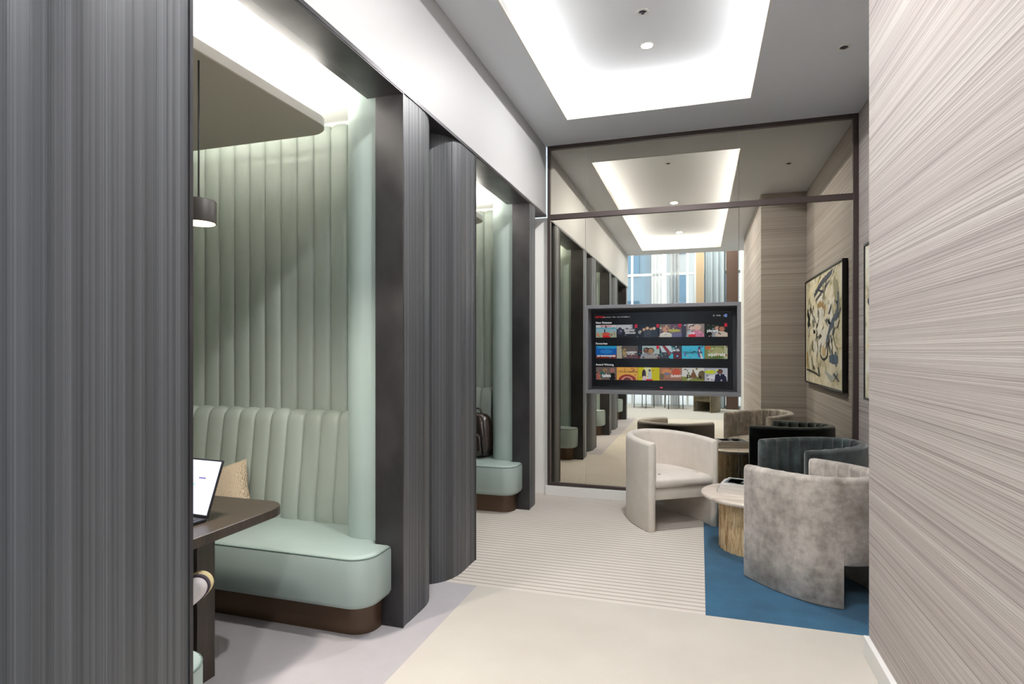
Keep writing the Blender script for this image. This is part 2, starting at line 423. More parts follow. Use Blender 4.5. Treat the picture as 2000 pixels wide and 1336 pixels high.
# metal portal linings
PN = ['around the lobby-end booth, seen only in the mirror', 'framing the first booth with the laptop', 'framing the second booth with the backpack']
for k, (y0, y1) in enumerate(OPEN):
    r = empty('portal_lining', (LW, (y0+y1)/2, 0), 0, 'dark bronze metal lining '+PN[k], 'doorway lining', 'metal linings of the booth openings')
    def rel(m): 
        m.v = [(x-LW, y-(y0+y1)/2, z) for x, y, z in m.v]; return m
    for (a, b) in ((y0-.012, y0+.001), (y1-.001, y1+.012)):
        rel(MB().box(-1.64, LW+.004, a, b, 0, FASC)).build('jamb', M['metal'], r, bevel=.0015)
    rel(MB().box(-1.64, LW+.002, y0, y1, FASC-.008, FASC-.0005)).build('lintel', M['metal'], r, bevel=.0015)

# ------------------------------------------------------------------ right wall, alcove, mirror wall
WC = 3.19
struct(MB().box(RW, 1.46, .04, WC, 0, CEIL).build('wall_right', M['paper'], bevel=.003), 'pale wallpapered wall with horizontal striations')
struct(MB().box(1.31, 1.46, WC, MIR+.05, 0, CEIL).build('wall_alcove', M['paper']), 'wallpapered wall behind the armchairs')
struct(MB().box(RW-.024, RW, .02, WC, 0, .095).build('baseboard_right', M['white'], bevel=.003), 'white baseboard of the near wallpapered wall')
struct(MB().box(1.29, 1.31, WC, MIR, 0, .095).build('baseboard_alcove', M['white'], bevel=.003))
struct(MB().box(-1.7, 1.46, MIR+.3, MIR+.34, 0, CEIL).build('wall_mirror', M['white']))
struct(MB().box(-1.48, 1.31, MIR-.045, MIR+.03, 0, .095).build('baseboard_mirror', M['white'], bevel=.003), 'white plinth under the mirror wall')
S1, S2, TX0, TX1, TZ0, TZ1 = -1.079, .341, -1.062, .342, 1.045, 1.878
FX0, FX1 = -1.462, 1.308
mw = empty('mirror_wall', (0, MIR, 0), 0, 'wall-wide bronze-tinted mirror in a dark frame behind the armchairs', 'mirror')
def rm(m): m.v = [(x, y-MIR, z) for x, y, z in m.v]; return m
def pane(x0, x1, z0, z1): return rm(MB().box(x0+.0015, x1-.0015, MIR, MIR+.006, z0, z1)).build('mirror_pane', M['mirror'], mw)
xs = [FX0+.028, S1, S2, FX1-.04]
for i in range(3): pane(xs[i], xs[i+1], 2.816, 3.467)
pane(xs[0], xs[1], .125, 2.764); pane(xs[2], xs[3], .125, 2.764)
pane(xs[1], xs[2], .125, TZ0-.014); pane(xs[1], xs[2], TZ1+.014, 2.764)
rm(MB().box(FX0, FX0+.03, MIR-.02, MIR+.02, .097, CEIL)).build('frame_upright', M['frame'], mw, bevel=.002)
rm(MB().box(FX1-.042, FX1, MIR-.02, MIR+.02, .097, CEIL)).build('frame_upright', M['frame'], mw, bevel=.002)
rm(MB().box(FX0+.03, FX1-.042, MIR-.02, MIR+.02, 3.467, CEIL)).build('frame_rail', M['frame'], mw, bevel=.002)
rm(MB().box(FX0+.03, FX1-.042, MIR-.02, MIR+.02, 2.764, 2.816)).build('frame_rail', M['frame'], mw, bevel=.002)
rm(MB().box(FX0+.03, FX1-.042, MIR-.02, MIR+.02, .097, .125)).build('frame_rail', M['frame'], mw, bevel=.002)

# ------------------------------------------------------------------ television in its recess
tv = empty('television', (-.36, MIR, TZ0), 0, 'large flat television set in a grey box in the mirror, showing rows of film tiles', 'television')
def rt(m): m.v = [(x+.36, y-MIR, z-TZ0) for x, y, z in m.v]; return m
def hollow(x0, x1, z0, z1, t, y0, y1):
    m = MB()
    m.box(x0, x1, y0, y1, z1-t, z1); m.box(x0, x1, y0, y1, z0, z0+t); m.box(x0, x0+t, y0, y1, z0+t, z1-t); m.box(x1-t, x1, y0, y1, z0+t, z1-t); return m
rt(hollow(TX0-.016, TX1+.016, TZ0-.016, TZ1+.016, .034, MIR-.045, MIR+.0)).build('surround', M['tvcase'], tv, bevel=.002)
rt(hollow(TX0-.002, TX1+.002, TZ0-.002, TZ1+.002, .016, MIR-.0, MIR+.215)).build('recess_lining', M['tvcase'], tv)
SX0, SX1, SZ0, SZ1, SY = -1.036, .284, 1.103, 1.824, MIR+.19
rt(MB().box(TX0, TX1, MIR+.205, MIR+.215, TZ0, TZ1)).build('recess_back', M['tvdark'], tv)
bz = rt(MB().box(SX0-.01, SX1+.01, SY-.004, SY+.014, SZ0-.012, SZ1+.01)).build('bezel', M['tvback'], tv, bevel=.003)
scr = MB(); SW, SH = SX1-SX0, SZ1-SZ0
def sp(u, v): return (SX0+u*SW, SZ1-v*SH)
def quad(m, y, pts, col):
    n = len(pts); m.add([(x, y, z) for x, z in pts], [tuple(range(n))], 0, col)
quad(scr, SY-.0045, [sp(0, 1), sp(1, 1), sp(1, 0), sp(0, 0)], (20, 20, 23))
screen = rt(scr).build('screen', M['screen'], tv)
TS = dict(sky=(150, 186, 200), sand=(168, 170, 140), wh=(214, 212, 210), bk=(22, 24, 30), rd=(196, 40, 44))
def ell(cx, cy, rx, ry, n=14): return [(cx+rx*cos(2*pi*i/n), cy+ry*sin(2*pi*i/n)) for i in range(n)]
def head(cx, cy, s, skin, hair, shirt):
    return [(ell(cx, cy-.02*s, .105*s, .15*s), hair), (ell(cx, cy, .08*s, .125*s), skin),
            ([(cx-.2*s, 1), (cx-.17*s, cy+.2*s), (cx-.06*s, cy+.12*s), (cx+.06*s, cy+.12*s), (cx+.17*s, cy+.2*s), (cx+.2*s, 1)], shirt)]
def rect(a, b, c, d): return [(a, c), (b, c), (b, d), (a, d)]
full = rect(0, 1, 0, 1); SK = (205, 165, 140); SD = (120, 80, 60)
tiles = [
 [[(full, (146, 178, 186)), (rect(0, 1, 0, .2), (206, 200, 200)), (rect(0, 1, .22, .3), (84, 160, 186)), (rect(0, 1, .6, 1), (160, 166, 138)), (ell(.5, .75, .2, .17), (196, 84, 66)), (rect(.33, .7, .86, 1), (210, 36, 40)), (rect(.4, .46, .35, .6), (40, 60, 70))],
  [(full, (34, 36, 44)), (rect(0, .75, 0, .35), (190, 192, 196)), (ell(.15, .5, .13, .3), (60, 62, 84)), (ell(.5, .45, .16, .2), (150, 150, 154)), (ell(.75, .45, .16, .15), (86, 88, 92))],
  [(full, (26, 36, 48)), (ell(.1, .6, .1, .15), (150, 150, 150))]+head(.28, .4, .9, SK, (60, 40, 30), (40, 40, 50))+head(.44, .3, .9, (220, 180, 150), (120, 90, 60), (60, 70, 80))+head(.6, .35, .9, SK, (50, 40, 36), (70, 76, 84))+head(.75, .32, .9, (226, 196, 176), (90, 70, 60), (50, 60, 70)),
  [(full, (120, 104, 104)), (rect(.5, 1, 0, .5), (104, 76, 96))]+head(.28, .42, 1.7, (206, 150, 130), (170, 130, 100), (214, 210, 196))+[(ell(.65, .5, .3, .12), (180, 176, 90)), (rect(.55, 1, .65, 1), (110, 106, 140))],
  [(full, (150, 130, 124)), (rect(0, .2, 0, 1), (60, 62, 76)), (rect(.28, .5, 0, .5), (206, 196, 190))]+head(.45, .33, 1.3, (222, 186, 170), (40, 30, 30), (170, 180, 184))+head(.68, .3, 1.6, (220, 180, 160), (196, 190, 180), (206, 130, 156))+[(rect(.3, .62, .8, 1), (222, 50, 70))],
  [(full, (16, 26, 24)), (ell(.4, .4, .5, .3), (24, 42, 34))]+head(.55, .36, 1.2, (196, 150, 130), (120, 90, 70), (150, 154, 160))+head(.75, .42, 1.5, (176, 120, 96), (60, 44, 36), (206, 190, 172))],
 [[(full, (20, 90, 170)), (rect(0, 1, 0, .2), (40, 150, 196)), (ell(.5, .45, .3, .18), (40, 120, 190)), (rect(0, 1, .72, .86), (30, 50, 90)), (rect(0, 1, .86, 1), (120, 40, 30)), (ell(.88, .8, .12, .12), (140, 36, 30))],
  [(full, (92, 84, 80)), (rect(0, .25, 0, 1), (176, 170, 150)), (ell(.38, .55, .1, .35), (160, 136, 92)), (rect(.4, 1, .7, 1), (100, 70, 78))],
  [(full, (170, 190, 184)), (rect(0, .2, 0, 1), (22, 34, 44)), (rect(0, 1, .85, 1), (110, 40, 30))]+head(.4, .38, 1.5, SD, (30, 24, 22), (150, 150, 160))+head(.6, .4, 1.5, (176, 130, 90), (60, 46, 36), (160, 150, 140))+[(rect(.2, 1, .78, .86), (150, 160, 170))],
  [(full, (60, 66, 72)), ([(0, 0), (.5, 0), (.6, .5), (.1, .5)], (196, 210, 216)), ([(.1, 0), (.25, 0), (.62, .7), (.45, .8)], (140, 60, 66)), ([(.4, .9), (.55, .55), (.8, 1), (.5, 1)], (70, 180, 196)), (rect(.62, 1, .5, 1), (96, 44, 60))],
  [(full, (72, 186, 212)), (ell(.78, .5, .08, .42), (90, 90, 140)), ([(.74, .3), (.8, .3), (.95, 1), (.86, 1)], (226, 200, 196)), (ell(.78, .14, .05, .09), (50, 60, 80))],
  [(full, (128, 134, 84)), (ell(.5, .4, .35, .3), (164, 166, 112)), (ell(.15, .15, .12, .14), (196, 106, 70)), (rect(.85, 1, 0, 1), (176, 180, 146)), (ell(.5, .85, .3, .12), (84, 116, 60))]],
 [[(full, (110, 96, 92)), (ell(.15, .7, .12, .3), (170, 90, 80)), (ell(.3, .6, .14, .25), (60, 100, 92)), (ell(.8, .75, .16, .3), (24, 26, 24)), (ell(.8, .25, .12, .2), (160, 110, 100)), (ell(.45, .25, .12, .15), (150, 120, 90))],
  [(full, (226, 168, 80)), (ell(.5, 1.0, .42, .45), (150, 60, 50)), (ell(.5, 1.05, .28, .35), (220, 150, 130)), (ell(.5, 1.08, .2, .3), (110, 60, 56))],
  [(full, (206, 196, 30)), (rect(.3, .62, 0, 1), (226, 222, 170)), (ell(.28, .55, .1, .4), (60, 44, 50)), (ell(.3, .85, .1, .2), (210, 180, 200)), (ell(.55, .6, .1, .35), (190, 196, 200)), (ell(.54, .22, .05, .1), (50, 50, 50)), (rect(.38, .66, .9, 1), (214, 36, 60))],
  [(full, (170, 120, 92)), (ell(.3, .3, .25, .2), (210, 140, 90)), (ell(.33, .48, .14, .1), (110, 120, 150)), (ell(.75, .35, .2, .25), (200, 84, 60)), (rect(.2, 1, .8, 1), (150, 110, 96)), (ell(.1, .7, .1, .25), (110, 100, 70))],
  [(full, (214, 212, 204)), (rect(0, 1, .68, 1), (130, 136, 66)), ([(.35, .8), (.5, .1), (.68, .7), (.6, .8)], (120, 84, 60)), (ell(.9, .55, .18, .35), (104, 90, 60)), (rect(.22, .28, .5, .85), (40, 36, 30)), (rect(.33, .38, .55, .8), (40, 36, 30)), (ell(.82, .7, .07, .12), (60, 46, 30))],
  [(full, (178, 178, 188)), (ell(.25, .3, .25, .15), (196, 206, 50)), (ell(.5, .75, .4, .25), (214, 214, 220))]+head(.67, .28, 1.2, (110, 76, 58), (40, 30, 26), (30, 30, 52))+[([(.45, 1), (.5, .58), (.62, .45), (.78, .45), (.92, .6), (.98, 1)], (32, 32, 54)), ([(.64, .44), (.7, .44), (.68, .62)], (214, 214, 220))]]]
rows = [(.160, .335), (.454, .628), (.750, .927)]
def clip(pts):
    return [(min(1, max(0, a)), min(1, max(0, b))) for a, b in pts]
for r_, row in enumerate(tiles):
    for c_, shapes in enumerate(row):
        m = MB(); u0 = .023+c_*.1590; w = .1575; v0, v1 = rows[r_]
        for k, (pts, col) in enumerate(shapes):
            pp = [sp(u0+a*w, v0+b*(v1-v0)) for a, b in clip(pts)]
            pp = pp if sum(pp[i][0]*pp[(i+1) % len(pp)][1]-pp[(i+1) % len(pp)][0]*pp[i][1] for i in range(len(pp))) > 0 else pp[::-1]
            quad(m, SY-.0052-.00025*k, pp, col)
        rr = random.Random(r_*10+c_); fg = [c for _, c in shapes]
        for q in range(15):
            cx_, cy_ = rr.random(), rr.uniform(.05, .95); c0 = rr.choice(fg); g_ = rr.uniform(.72, 1.18); c1 = tuple(min(235, max(8, v*g_+rr.uniform(-10, 10))) for v in c0)
            e_ = clip(ell(cx_, cy_, rr.uniform(.015, .07), rr.uniform(.02, .09), 7))
            if rr.random() < .5: e_ = clip([(cx_, cy_), (cx_+rr.uniform(.03, .14), cy_+rr.uniform(-.05, .08)), (cx_+rr.uniform(.0, .08), cy_+rr.uniform(.05, .16))])
            pp = [sp(u0+a*w, v0+b*(v1-v0)) for a, b in e_]
            pp = pp if sum(pp[i][0]*pp[(i+1) % len(pp)][1]-pp[(i+1) % len(pp)][0]*pp[i][1] for i in range(len(pp))) > 0 else pp[::-1]
            quad(m, SY-.0078-.00001*q, pp, c1)
        if (r_, c_) in ((0, 1), (0, 2), (0, 3), (0, 5), (1, 2)):
            pp = [sp(u0+a*w, v0+b*(v1-v0)) for a, b in ((.86, .25), (.98, .25), (.98, -.02), (.86, -.02))]
            quad(m, SY-.0085, pp, (205, 36, 64))
        rt(m).build('poster_tile', M['screen'], screen)
TXM = {}
def text(s, u, v, h, col, name='caption', align='LEFT', bold=0.0, y=SY-.0095):
    k = tuple(col)
    if k not in TXM: TXM[k] = emit('caption_colour', col, .6)
    cu = bpy.data.curves.new(name, 'FONT'); cu.body = s; cu.size = h*SH*1.35; cu.align_x = align; cu.offset = bold; cu.materials.append(TXM[k])
    o = bpy.data.objects.new(name, cu); COL.objects.link(o); o.parent = screen
    x, z = sp(u, v); bpy.context.view_layer.update(); me = bpy.data.meshes.new_from_object(o.evaluated_get(bpy.context.evaluated_depsgraph_get()))
    q = bpy.data.objects.new(name, me); COL.objects.link(q); bpy.data.objects.remove(o); bpy.data.curves.remove(cu); q.parent = screen
    q.location = (x+.36, y-MIR, z-TZ0); q.rotation_euler = (pi/2, 0, 0); return q
text('NETFLIX', .018, .060, .026, (196, 28, 30), bold=.0006)
for s, u in (('Home', .075), ('Series', .11), ('Films', .15), ('New & Popular', .185), ('My List', .245)): text(s, u, .058, .017, (196, 196, 196))
for s, u in (('Q', .875), ('Kids', .90), ('o', .945)): text(s, u, .062, .022, (200, 200, 200))
m = MB(); quad(m, SY-.006, [sp(.955, .075), sp(.972, .075), sp(.972, .035), sp(.955, .035)], (120, 150, 220)); rt(m).build('profile_icon', M['screen'], screen)
text('New Releases', .022, .140, .029, (226, 226, 226), bold=.0004); text('Favourites', .022, .432, .029, (220, 220, 220), bold=.0004); text('Award Winning', .022, .728, .029, (220, 220, 220), bold=.0004)
def tt(s, r_, c_, a, b, h, col, bold=.0006):
    v0, v1 = rows[r_]; text(s, .023+(c_+a)*.1590, v0+b*(v1-v0), h, col, 'tile_title', bold=bold)
tt('players', 0, 5, .1, .62, .036, (236, 236, 236)); tt('Society', 0, 1, .38, .5, .034, (200, 200, 200)); tt('Summer', 0, 1, .4, .72, .032, (210, 210, 210))
tt('LES PROFONDEURS', 1, 0, .05, .86, .022, (236, 236, 236)); tt('LA MAISON', 1, 1, .45, .55, .02, (226, 226, 226)); tt('DU LAC', 1, 1, .5, .68, .02, (226, 226, 226))
tt('SISTER', 1, 3, .58, .42, .024, (226, 226, 226)); tt('DREAM TEAM', 1, 4, .05, .6, .03, (20, 60, 70), .0009); tt('squirrels', 1, 5, .15, .78, .046, (236, 236, 226))
tt('tales', 2, 0, .3, .78, .05, (236, 236, 236)); tt('L ETE DE CHAMPION', 2, 1, .06, .4, .021, (60, 44, 20)); tt('SUNNY', 2, 3, .5, .72, .032, (236, 230, 230)); tt('LOVE', 0, 4, .3, .78, .024, (240, 240, 240))
tt('THE CANALS', 0, 0, .22, .15, .02, (190, 60, 70))
lab(rt(MB().box(-.372, -.348, MIR+.17, MIR+.186, 1.083, 1.089)).build('standby_light', emit('standby', (230, 60, 90), 1.5), tv), 'small red standby light')

# ------------------------------------------------------------------ painting in the alcove
PY0, PY1, PZ0, PZ1, PXF = 3.37, 5.42, 1.055, 2.31, 1.262
pt_ = empty('framed_painting', (1.31, (PY0+PY1)/2, PZ0), 0, 'wide abstract painting in cream, navy and ochre in a black frame', 'painting')
def rp(m): m.v = [(x-1.31, y-(PY0+PY1)/2, z-PZ0) for x, y, z in m.v]; return m
m = MB(); fw = .018
m.box(PXF, 1.309, PY0, PY0+fw, PZ0, PZ1); m.box(PXF, 1.309, PY1-fw, PY1, PZ0, PZ1); m.box(PXF, 1.309, PY0+fw, PY1-fw, PZ0, PZ0+fw); m.box(PXF, 1.309, PY0+fw, PY1-fw, PZ1-fw, PZ1)
rp(m).build('frame', M['black'], pt_, bevel=.001)
cv = rp(MB().box(PXF+.01, 1.30, PY0+fw, PY1-fw, PZ0+fw, PZ1-fw)).build('canvas', M['canvas'], pt_)
def pz(x, y):   # sketch coordinates (0..1 across, 0..1 down) -> wall
    return (PY0+fw+x*(PY1-PY0-2*fw), PZ1-fw-y*(PZ1-PZ0-2*fw))
def stroke(pts, w, col, k, seed=0):
    rr = random.Random(seed); m2 = MB(); P = [Vector(pz(*p)) for p in pts]; n = 14*(len(P)-1); Lp = []; Rp = []
    for i in range(n+1):
        t = i/n*(len(P)-1); j = min(int(t), len(P)-2); f = t-j
        p0, p1, p2, p3 = P[max(j-1, 0)], P[j], P[j+1], P[min(j+2, len(P)-1)]
        q = .5*((2*p1)+(p2-p0)*f+(2*p0-5*p1+4*p2-p3)*f*f+(3*p1-p0-3*p2+p3)*f**3)
        d = (P[j+1]-P[j]).normalized(); nn = Vector((-d.y, d.x)); ww = w*(.45+.55*sin(pi*min(1, max(0, .1+i/n*.85))))*(1+rr.uniform(-.22, .22))
        Lp.append(q+nn*ww); Rp.append(q-nn*ww)
    x = PXF+.0095-.0004*k
    vs = [(x, a.x, a.y) for a in Lp]+[(x, a.x, a.y) for a in Rp]
    m2.add(vs, [(i, i+1, n+2+i, n+1+i) for i in range(n)], 0, col)
    return rp(m2)
ST = [([(.35, .55), (.45, .35), (.5, .2)], .17, (236, 234, 224)), ([(.25, .62), (.4, .6), (.6, .55)], .13, (232, 230, 222)), ([(.2, .3), (.3, .5), (.28, .7)], .10, (222, 220, 208)),
      ([(.68, .25), (.72, .45), (.62, .62)], .09, (238, 236, 228)), ([(.8, .1), (.9, .3), (.88, .45)], .09, (150, 146, 116)), ([(.05, .15), (.3, .1), (.6, .06)], .05, (232, 222, 186)),
      ([(.28, .17), (.45, .1), (.62, .06), (.8, .03)], .035, (52, 62, 78)), ([(.32, .22), (.5, .17), (.7, .1)], .022, (70, 76, 84)), ([(.4, .13), (.55, .16), (.66, .05)], .015, (30, 34, 40)),
      ([(.05, .3), (.12, .36), (.08, .46)], .06, (56, 56, 52)), ([(.12, .32), (.2, .3), (.24, .36)], .03, (96, 88, 66)), ([(.06, .42), (.16, .44)], .03, (34, 36, 40)),
      ([(.38, .28), (.5, .27), (.6, .33)], .035, (170, 140, 88)), ([(.9, .22), (.88, .38), (.72, .5), (.62, .62)], .04, (44, 66, 92)), ([(.96, .36), (.82, .5), (.74, .66), (.84, .8)], .03, (30, 44, 60)),
      ([(.7, .5), (.68, .62), (.72, .72)], .022, (24, 28, 34)), ([(.5, .62), (.46, .72), (.56, .77), (.66, .72), (.62, .63)], .014, (30, 28, 26)), ([(.52, .68), (.6, .7)], .05, (206, 176, 132)),
      ([(.7, .76), (.9, .76)], .05, (40, 70, 98)), ([(.84, .7), (.86, .82)], .04, (52, 84, 112)), ([(.05, .7), (.07, .86)], .035, (196, 160, 84)), ([(.03, .88), (.3, .9), (.42, .92)], .014, (60, 58, 48)),
      ([(.2, .74), (.24, .88)], .05, (160, 156, 132)), ([(.4, .84), (.44, .93)], .03, (56, 64, 72)), ([(.6, .87), (.75, .92), (.9, .86)], .03, (176, 180, 176)), ([(.8, .88), (.92, .93)], .015, (50, 60, 70)),
      ([(.36, .55), (.4, .68)], .02, (120, 112, 84)), ([(.76, .3), (.8, .42)], .02, (196, 196, 170))]
rr = random.Random(21)
for k in range(46):
    x, y = rr.uniform(.08, .92), rr.uniform(.06, .9); a = rr.uniform(-1.2, 1.9); l_ = rr.uniform(.04, .13)
    dark = rr.random() < .42
    if dark and (x < .12 or y < .1 or y > .86): dark = False
    col = rr.choice([(44, 58, 76), (62, 70, 80), (38, 38, 40), (92, 88, 70), (110, 116, 112)]) if dark else rr.choice([(236, 234, 226), (214, 210, 190), (186, 182, 152), (228, 214, 176), (170, 168, 150), (240, 238, 232)])
    ST.append(([(x, y), (x+.5*l_*cos(a), y+.5*l_*sin(a)+rr.uniform(-.02, .02)), (x+l_*cos(a), y+l_*sin(a))], rr.uniform(.008, .018) if dark else rr.uniform(.015, .045), col))
m = MB()
for k, (pp, w, col) in enumerate(ST):
    b_ = stroke(pp, w, col, 1+k*.28, k); m.add(b_.v, b_.f, 0, col)
m.build('brush_strokes', M['paint'], cv)

# ------------------------------------------------------------------ booth furniture
def bench(label, Yf, Yj, Yw, s, group, name='booth_bench'):
    # local frame: y measured from the seat front towards the back (s = +1 far bench, -1 near bench)
    b = empty(name, (-2.4, Yf, 0), 0, label, 'bench', group)
    X1, rr = -1.545, .12
    dj = abs(Yj-Yf); dw = abs(Yw-Yf)
    def loc(pl): return [(x+2.4, s*y) for x, y in pl]
    out = [(-3.31, 0)]+arc(X1-rr, rr, rr, -90, 0, 8)+[(X1, max(dj-.002, rr+.004)), (-1.643, max(dj-.002, rr+.004)), (-1.643, dw-.01), (-3.31, dw-.01)]
    m = MB()
    ins = [(.165, .03), (.175, .008), (.195, 0), (.405, 0), (.42, .004), (.430, .013), (.436, .03)]
    m.rings([[(x, y, z) for x, y in loc(inset(out, i))] for z, i in ins])
    seat = m.build('seat', M['leather2'], b, smooth=50)
    edge = [(x, y, .418) for x, y in loc(inset(out, .003))][0:12]
    MB().tube(edge, .0035, 8).build('piping', M['piping'], seat, smooth=60)
    pl = [(-3.31, .10)]+arc(-1.60-.11, .21, .11, -90, 0, 8)+[(-1.60, max(dj-.004, .225)), (-1.645, max(dj-.004, .225)), (-1.645, dw-.02), (-3.31, dw-.02)]
    m = MB(); m.rings([[(x, y, z) for x, y in loc(pl)] for z in (0, .17)]); m.build('plinth', M['plinth'], b, smooth=50)
    # channel-tufted backrest
    prof = [(dw-.15, .41), (dw-.16, .5), (dw-.135, .7), (dw-.11, .9), (dw-.097, 1.01), (dw-.088, 1.045), (dw-.070, 1.064), (dw-.045, 1.070), (dw-.012, 1.066)]
    channel_grid(b, 'backrest', prof, -1.935, -3.301, -2.057, s, .02, M['leather'], (dw-.012, .41))
    return b
def channel_grid(parent, name, prof, xa, xb, x_ref, s, bulge, material, backpt=None, off=2.4):
    W_ = .1221; xs = []; x = x_ref
    while x < xa-1e-6: x += W_
    start = x; bounds = [xa]; x = start-W_
    while x > xb: bounds.append(x); x -= W_
    bounds.append(xb)
    for a, b in zip(bounds, bounds[1:]):
        if abs(a-b) < .01: continue
        for k in (0, .03, .09, .2, .35, .5, .65, .8, .91, .97): xs.append((a+(b-a)*k, k))
    xs.append((xb, 0))
    rings = []
    for x, t in xs:
        bl = bulge*max(0, 1-abs(2*t-1)**2.6)**.6
        r = []
        for i, (y, z) in enumerate(prof):
            p0 = prof[max(0, i-1)]; p1 = prof[min(len(prof)-1, i+1)]; d = Vector((p1[0]-p0[0], p1[1]-p0[1])).normalized(); n = Vector((-d.y, d.x))
            k = 1 if i < len(prof)-1 else .2
            r.append((x+off, s*(y+n.x*bl*k), z+n.y*bl*k))
        if backpt: r.append((x+off, s*(prof[-1][0]), prof[0][1]))
        rings.append(r)
    return MB().rings(rings, close=True, cap=True).build(name, material, parent, smooth=38)
GB = 'sage green leather benches facing each other in the booths'
def booth(k, labels, wall_labels, seats=(1, 1)):
    o = k*PER
    if seats[1]: bench(labels[1], 2.52+o, 2.765+o, 3.15+o, 1, GB)
    if seats[0]: bench(labels[0], 1.60+o, 1.425+o, .93+o, -1, GB)
    for (Yw, Yj, s, lb) in ((3.15+o, 2.765+o, 1, wall_labels[1]), (.93+o, 1.425+o, -1, wall_labels[0])):
        if lb is None: continue
        r = empty('upholstered_wall', (-2.4, Yw, 0), 0, lb, 'wall upholstery', 'channel-tufted green leather walls of the booths')
        prof = [(-.002, 1.0), (-.002, 1.2), (-.002, 2.0), (-.002, 2.79), (.0, 2.815), (.012, 2.83), (.03, 2.83)]
        channel_grid(r, 'channel_panel', prof, -1.80, -3.305, -2.057, s, .022, M['leather'])
        # rounded leather bolster closing the end of the partition
        dj = abs(Yw-Yj)
        pl = [(-1.642, -dj+.013), (-1.745, -dj+.0)]
        pl = [(-1.645, s*(-dj+.02))]+[(-1.745+.118*cos(radians(a)), s*(-dj+.112+.1*sin(radians(a)))) for a in range(-70, -181, -10)]+[(-1.863, s*.03), (-1.645, s*.03)]
        pl = [(x+2.4, y) for x, y in pl]
        m = MB(); m.rings([[(x, y, z) for x, y in (pl if i == 0 else inset(pl, i))] for z, i in ((.434, 0), (2.80, 0), (2.85, .006), (2.872, .02))])
        m.build('end_bolster', M['leather2'], r, smooth=50)
booth(1, ('near bench of the second booth, seen in the mirror as a grey seat end', 'far green bench of the second booth with a backpack on it'), ('green channel-tufted wall inside the second booth, nearer side', 'green channel-tufted wall rising behind the backpack'))
booth(0, ('near green bench of the first booth, its rounded corner showing under the laptop table', 'large sage green leather bench with tall ribbed back in the first booth'), ('green channel-tufted wall behind the seated person', 'tall channel-tufted sage green leather wall above the first bench'))
booth(-1, ('near bench of the lobby-end booth, seen only in the mirror', 'x'), ('green channel-tufted wall of the lobby-end booth', None), (1, 0))

# floating ceiling rafts with hidden light strips
def raft(o, label):
    r = empty('ceiling_raft', (-2.55, 2.08+o, 2.63), 0, label, 'ceiling panel', 'floating ceiling panels in the booths')
    X0, X1, Y0, Y1, rr = -3.2, -1.885, 1.40, 2.76, .14
    pl = [(X0, Y0)]+arc(X1-rr, Y0+rr, rr, -90, 0, 8)+arc(X1-rr, Y1-rr, rr, 0, 90, 8)+[(X0, Y1)]
    pl = [(x+2.55, y-2.08) for x, y in pl]
    m = MB(); m.rings([[(x, y, z) for x, y in inset(pl, i)] for z, i in ((0, .004), (.004, 0))], cap=True)
    m.build('underside', M['taupe'], r)
    m = MB(); m.rings([[(x, y, z) for x, y in pl] for z in (.004, .05)]); m.build('edge', M['white'], r)
    ip = inset(pl, .03); jp = inset(pl, .055); n = len(ip)
    m = MB(); m.add([(x, y, .054) for x, y in ip]+[(x, y, .054) for x, y in jp], [(i, (i+1) % n, n+(i+1) % n, n+i) for i in range(n)])
    m.build('light_strip', M['ledb'], r)
raft(0, 'taupe floating ceiling panel with rounded corner over the first booth')
raft(PER, 'taupe floating ceiling panel over the second booth, barely showing')

def pendant(o, label):
    r = empty('pendant_lamp', (-1.942, 1.902+o, 2.63), 0, label, 'lamp', 'small pendant lamps over the booth tables')
    MB().tube([(0, 0, .0), (0, 0, -.57)], .0035, 8).build('cable', M['black'], r)
    MB().lathe([(.062, -.662), (.066, -.662), (.066, -.574), (.062, -.569), (.01, -.568)], n=40).build('shade', M['brown'], r, smooth=40)
    MB().lathe([(.061, -.664), (.061, -.655)], n=40).build('diffuser', M['pendglow'], r)
    lamp('pendant_bulb', 'SPOT', (-1.942, 1.902+o, 1.955), 85, .06, (0, 0, 0), (1, .93, .82), 168)
pendant(0, 'small brown drum pendant lamp hanging over the laptop table')

def table(o, label):
    r = empty('booth_table', (-2.5, 2.0+o, 0), 0, label, 'table', 'dark wooden booth tables')
    X1, X0, hw, rr = -1.845, -3.29, .35, .12
    pl = [(X0, -hw)]+arc(X1-rr, -hw+rr, rr, -90, 0, 8)+arc(X1-rr, hw-rr, rr, 0, 90, 8)+[(X0, hw)]
    pl = [(x+2.5, y) for x, y in pl]
    m = MB(); m.rings([[(x, y, z) for x, y in inset(pl, i)] for z, i in ((.688, .003), (.691, 0), (.727, 0), (.730, .003))])
    m.build('tabletop', M['wood'], r, smooth=40)
    for x in (-2.115, -3.05):
        MB().box(x+2.5, x+2.555, .01, .108, 0, .688).build('leg', M['wood'], r, bevel=.002)
    return r
table(0, 'dark walnut table with rounded end in the first booth, laptop on it')

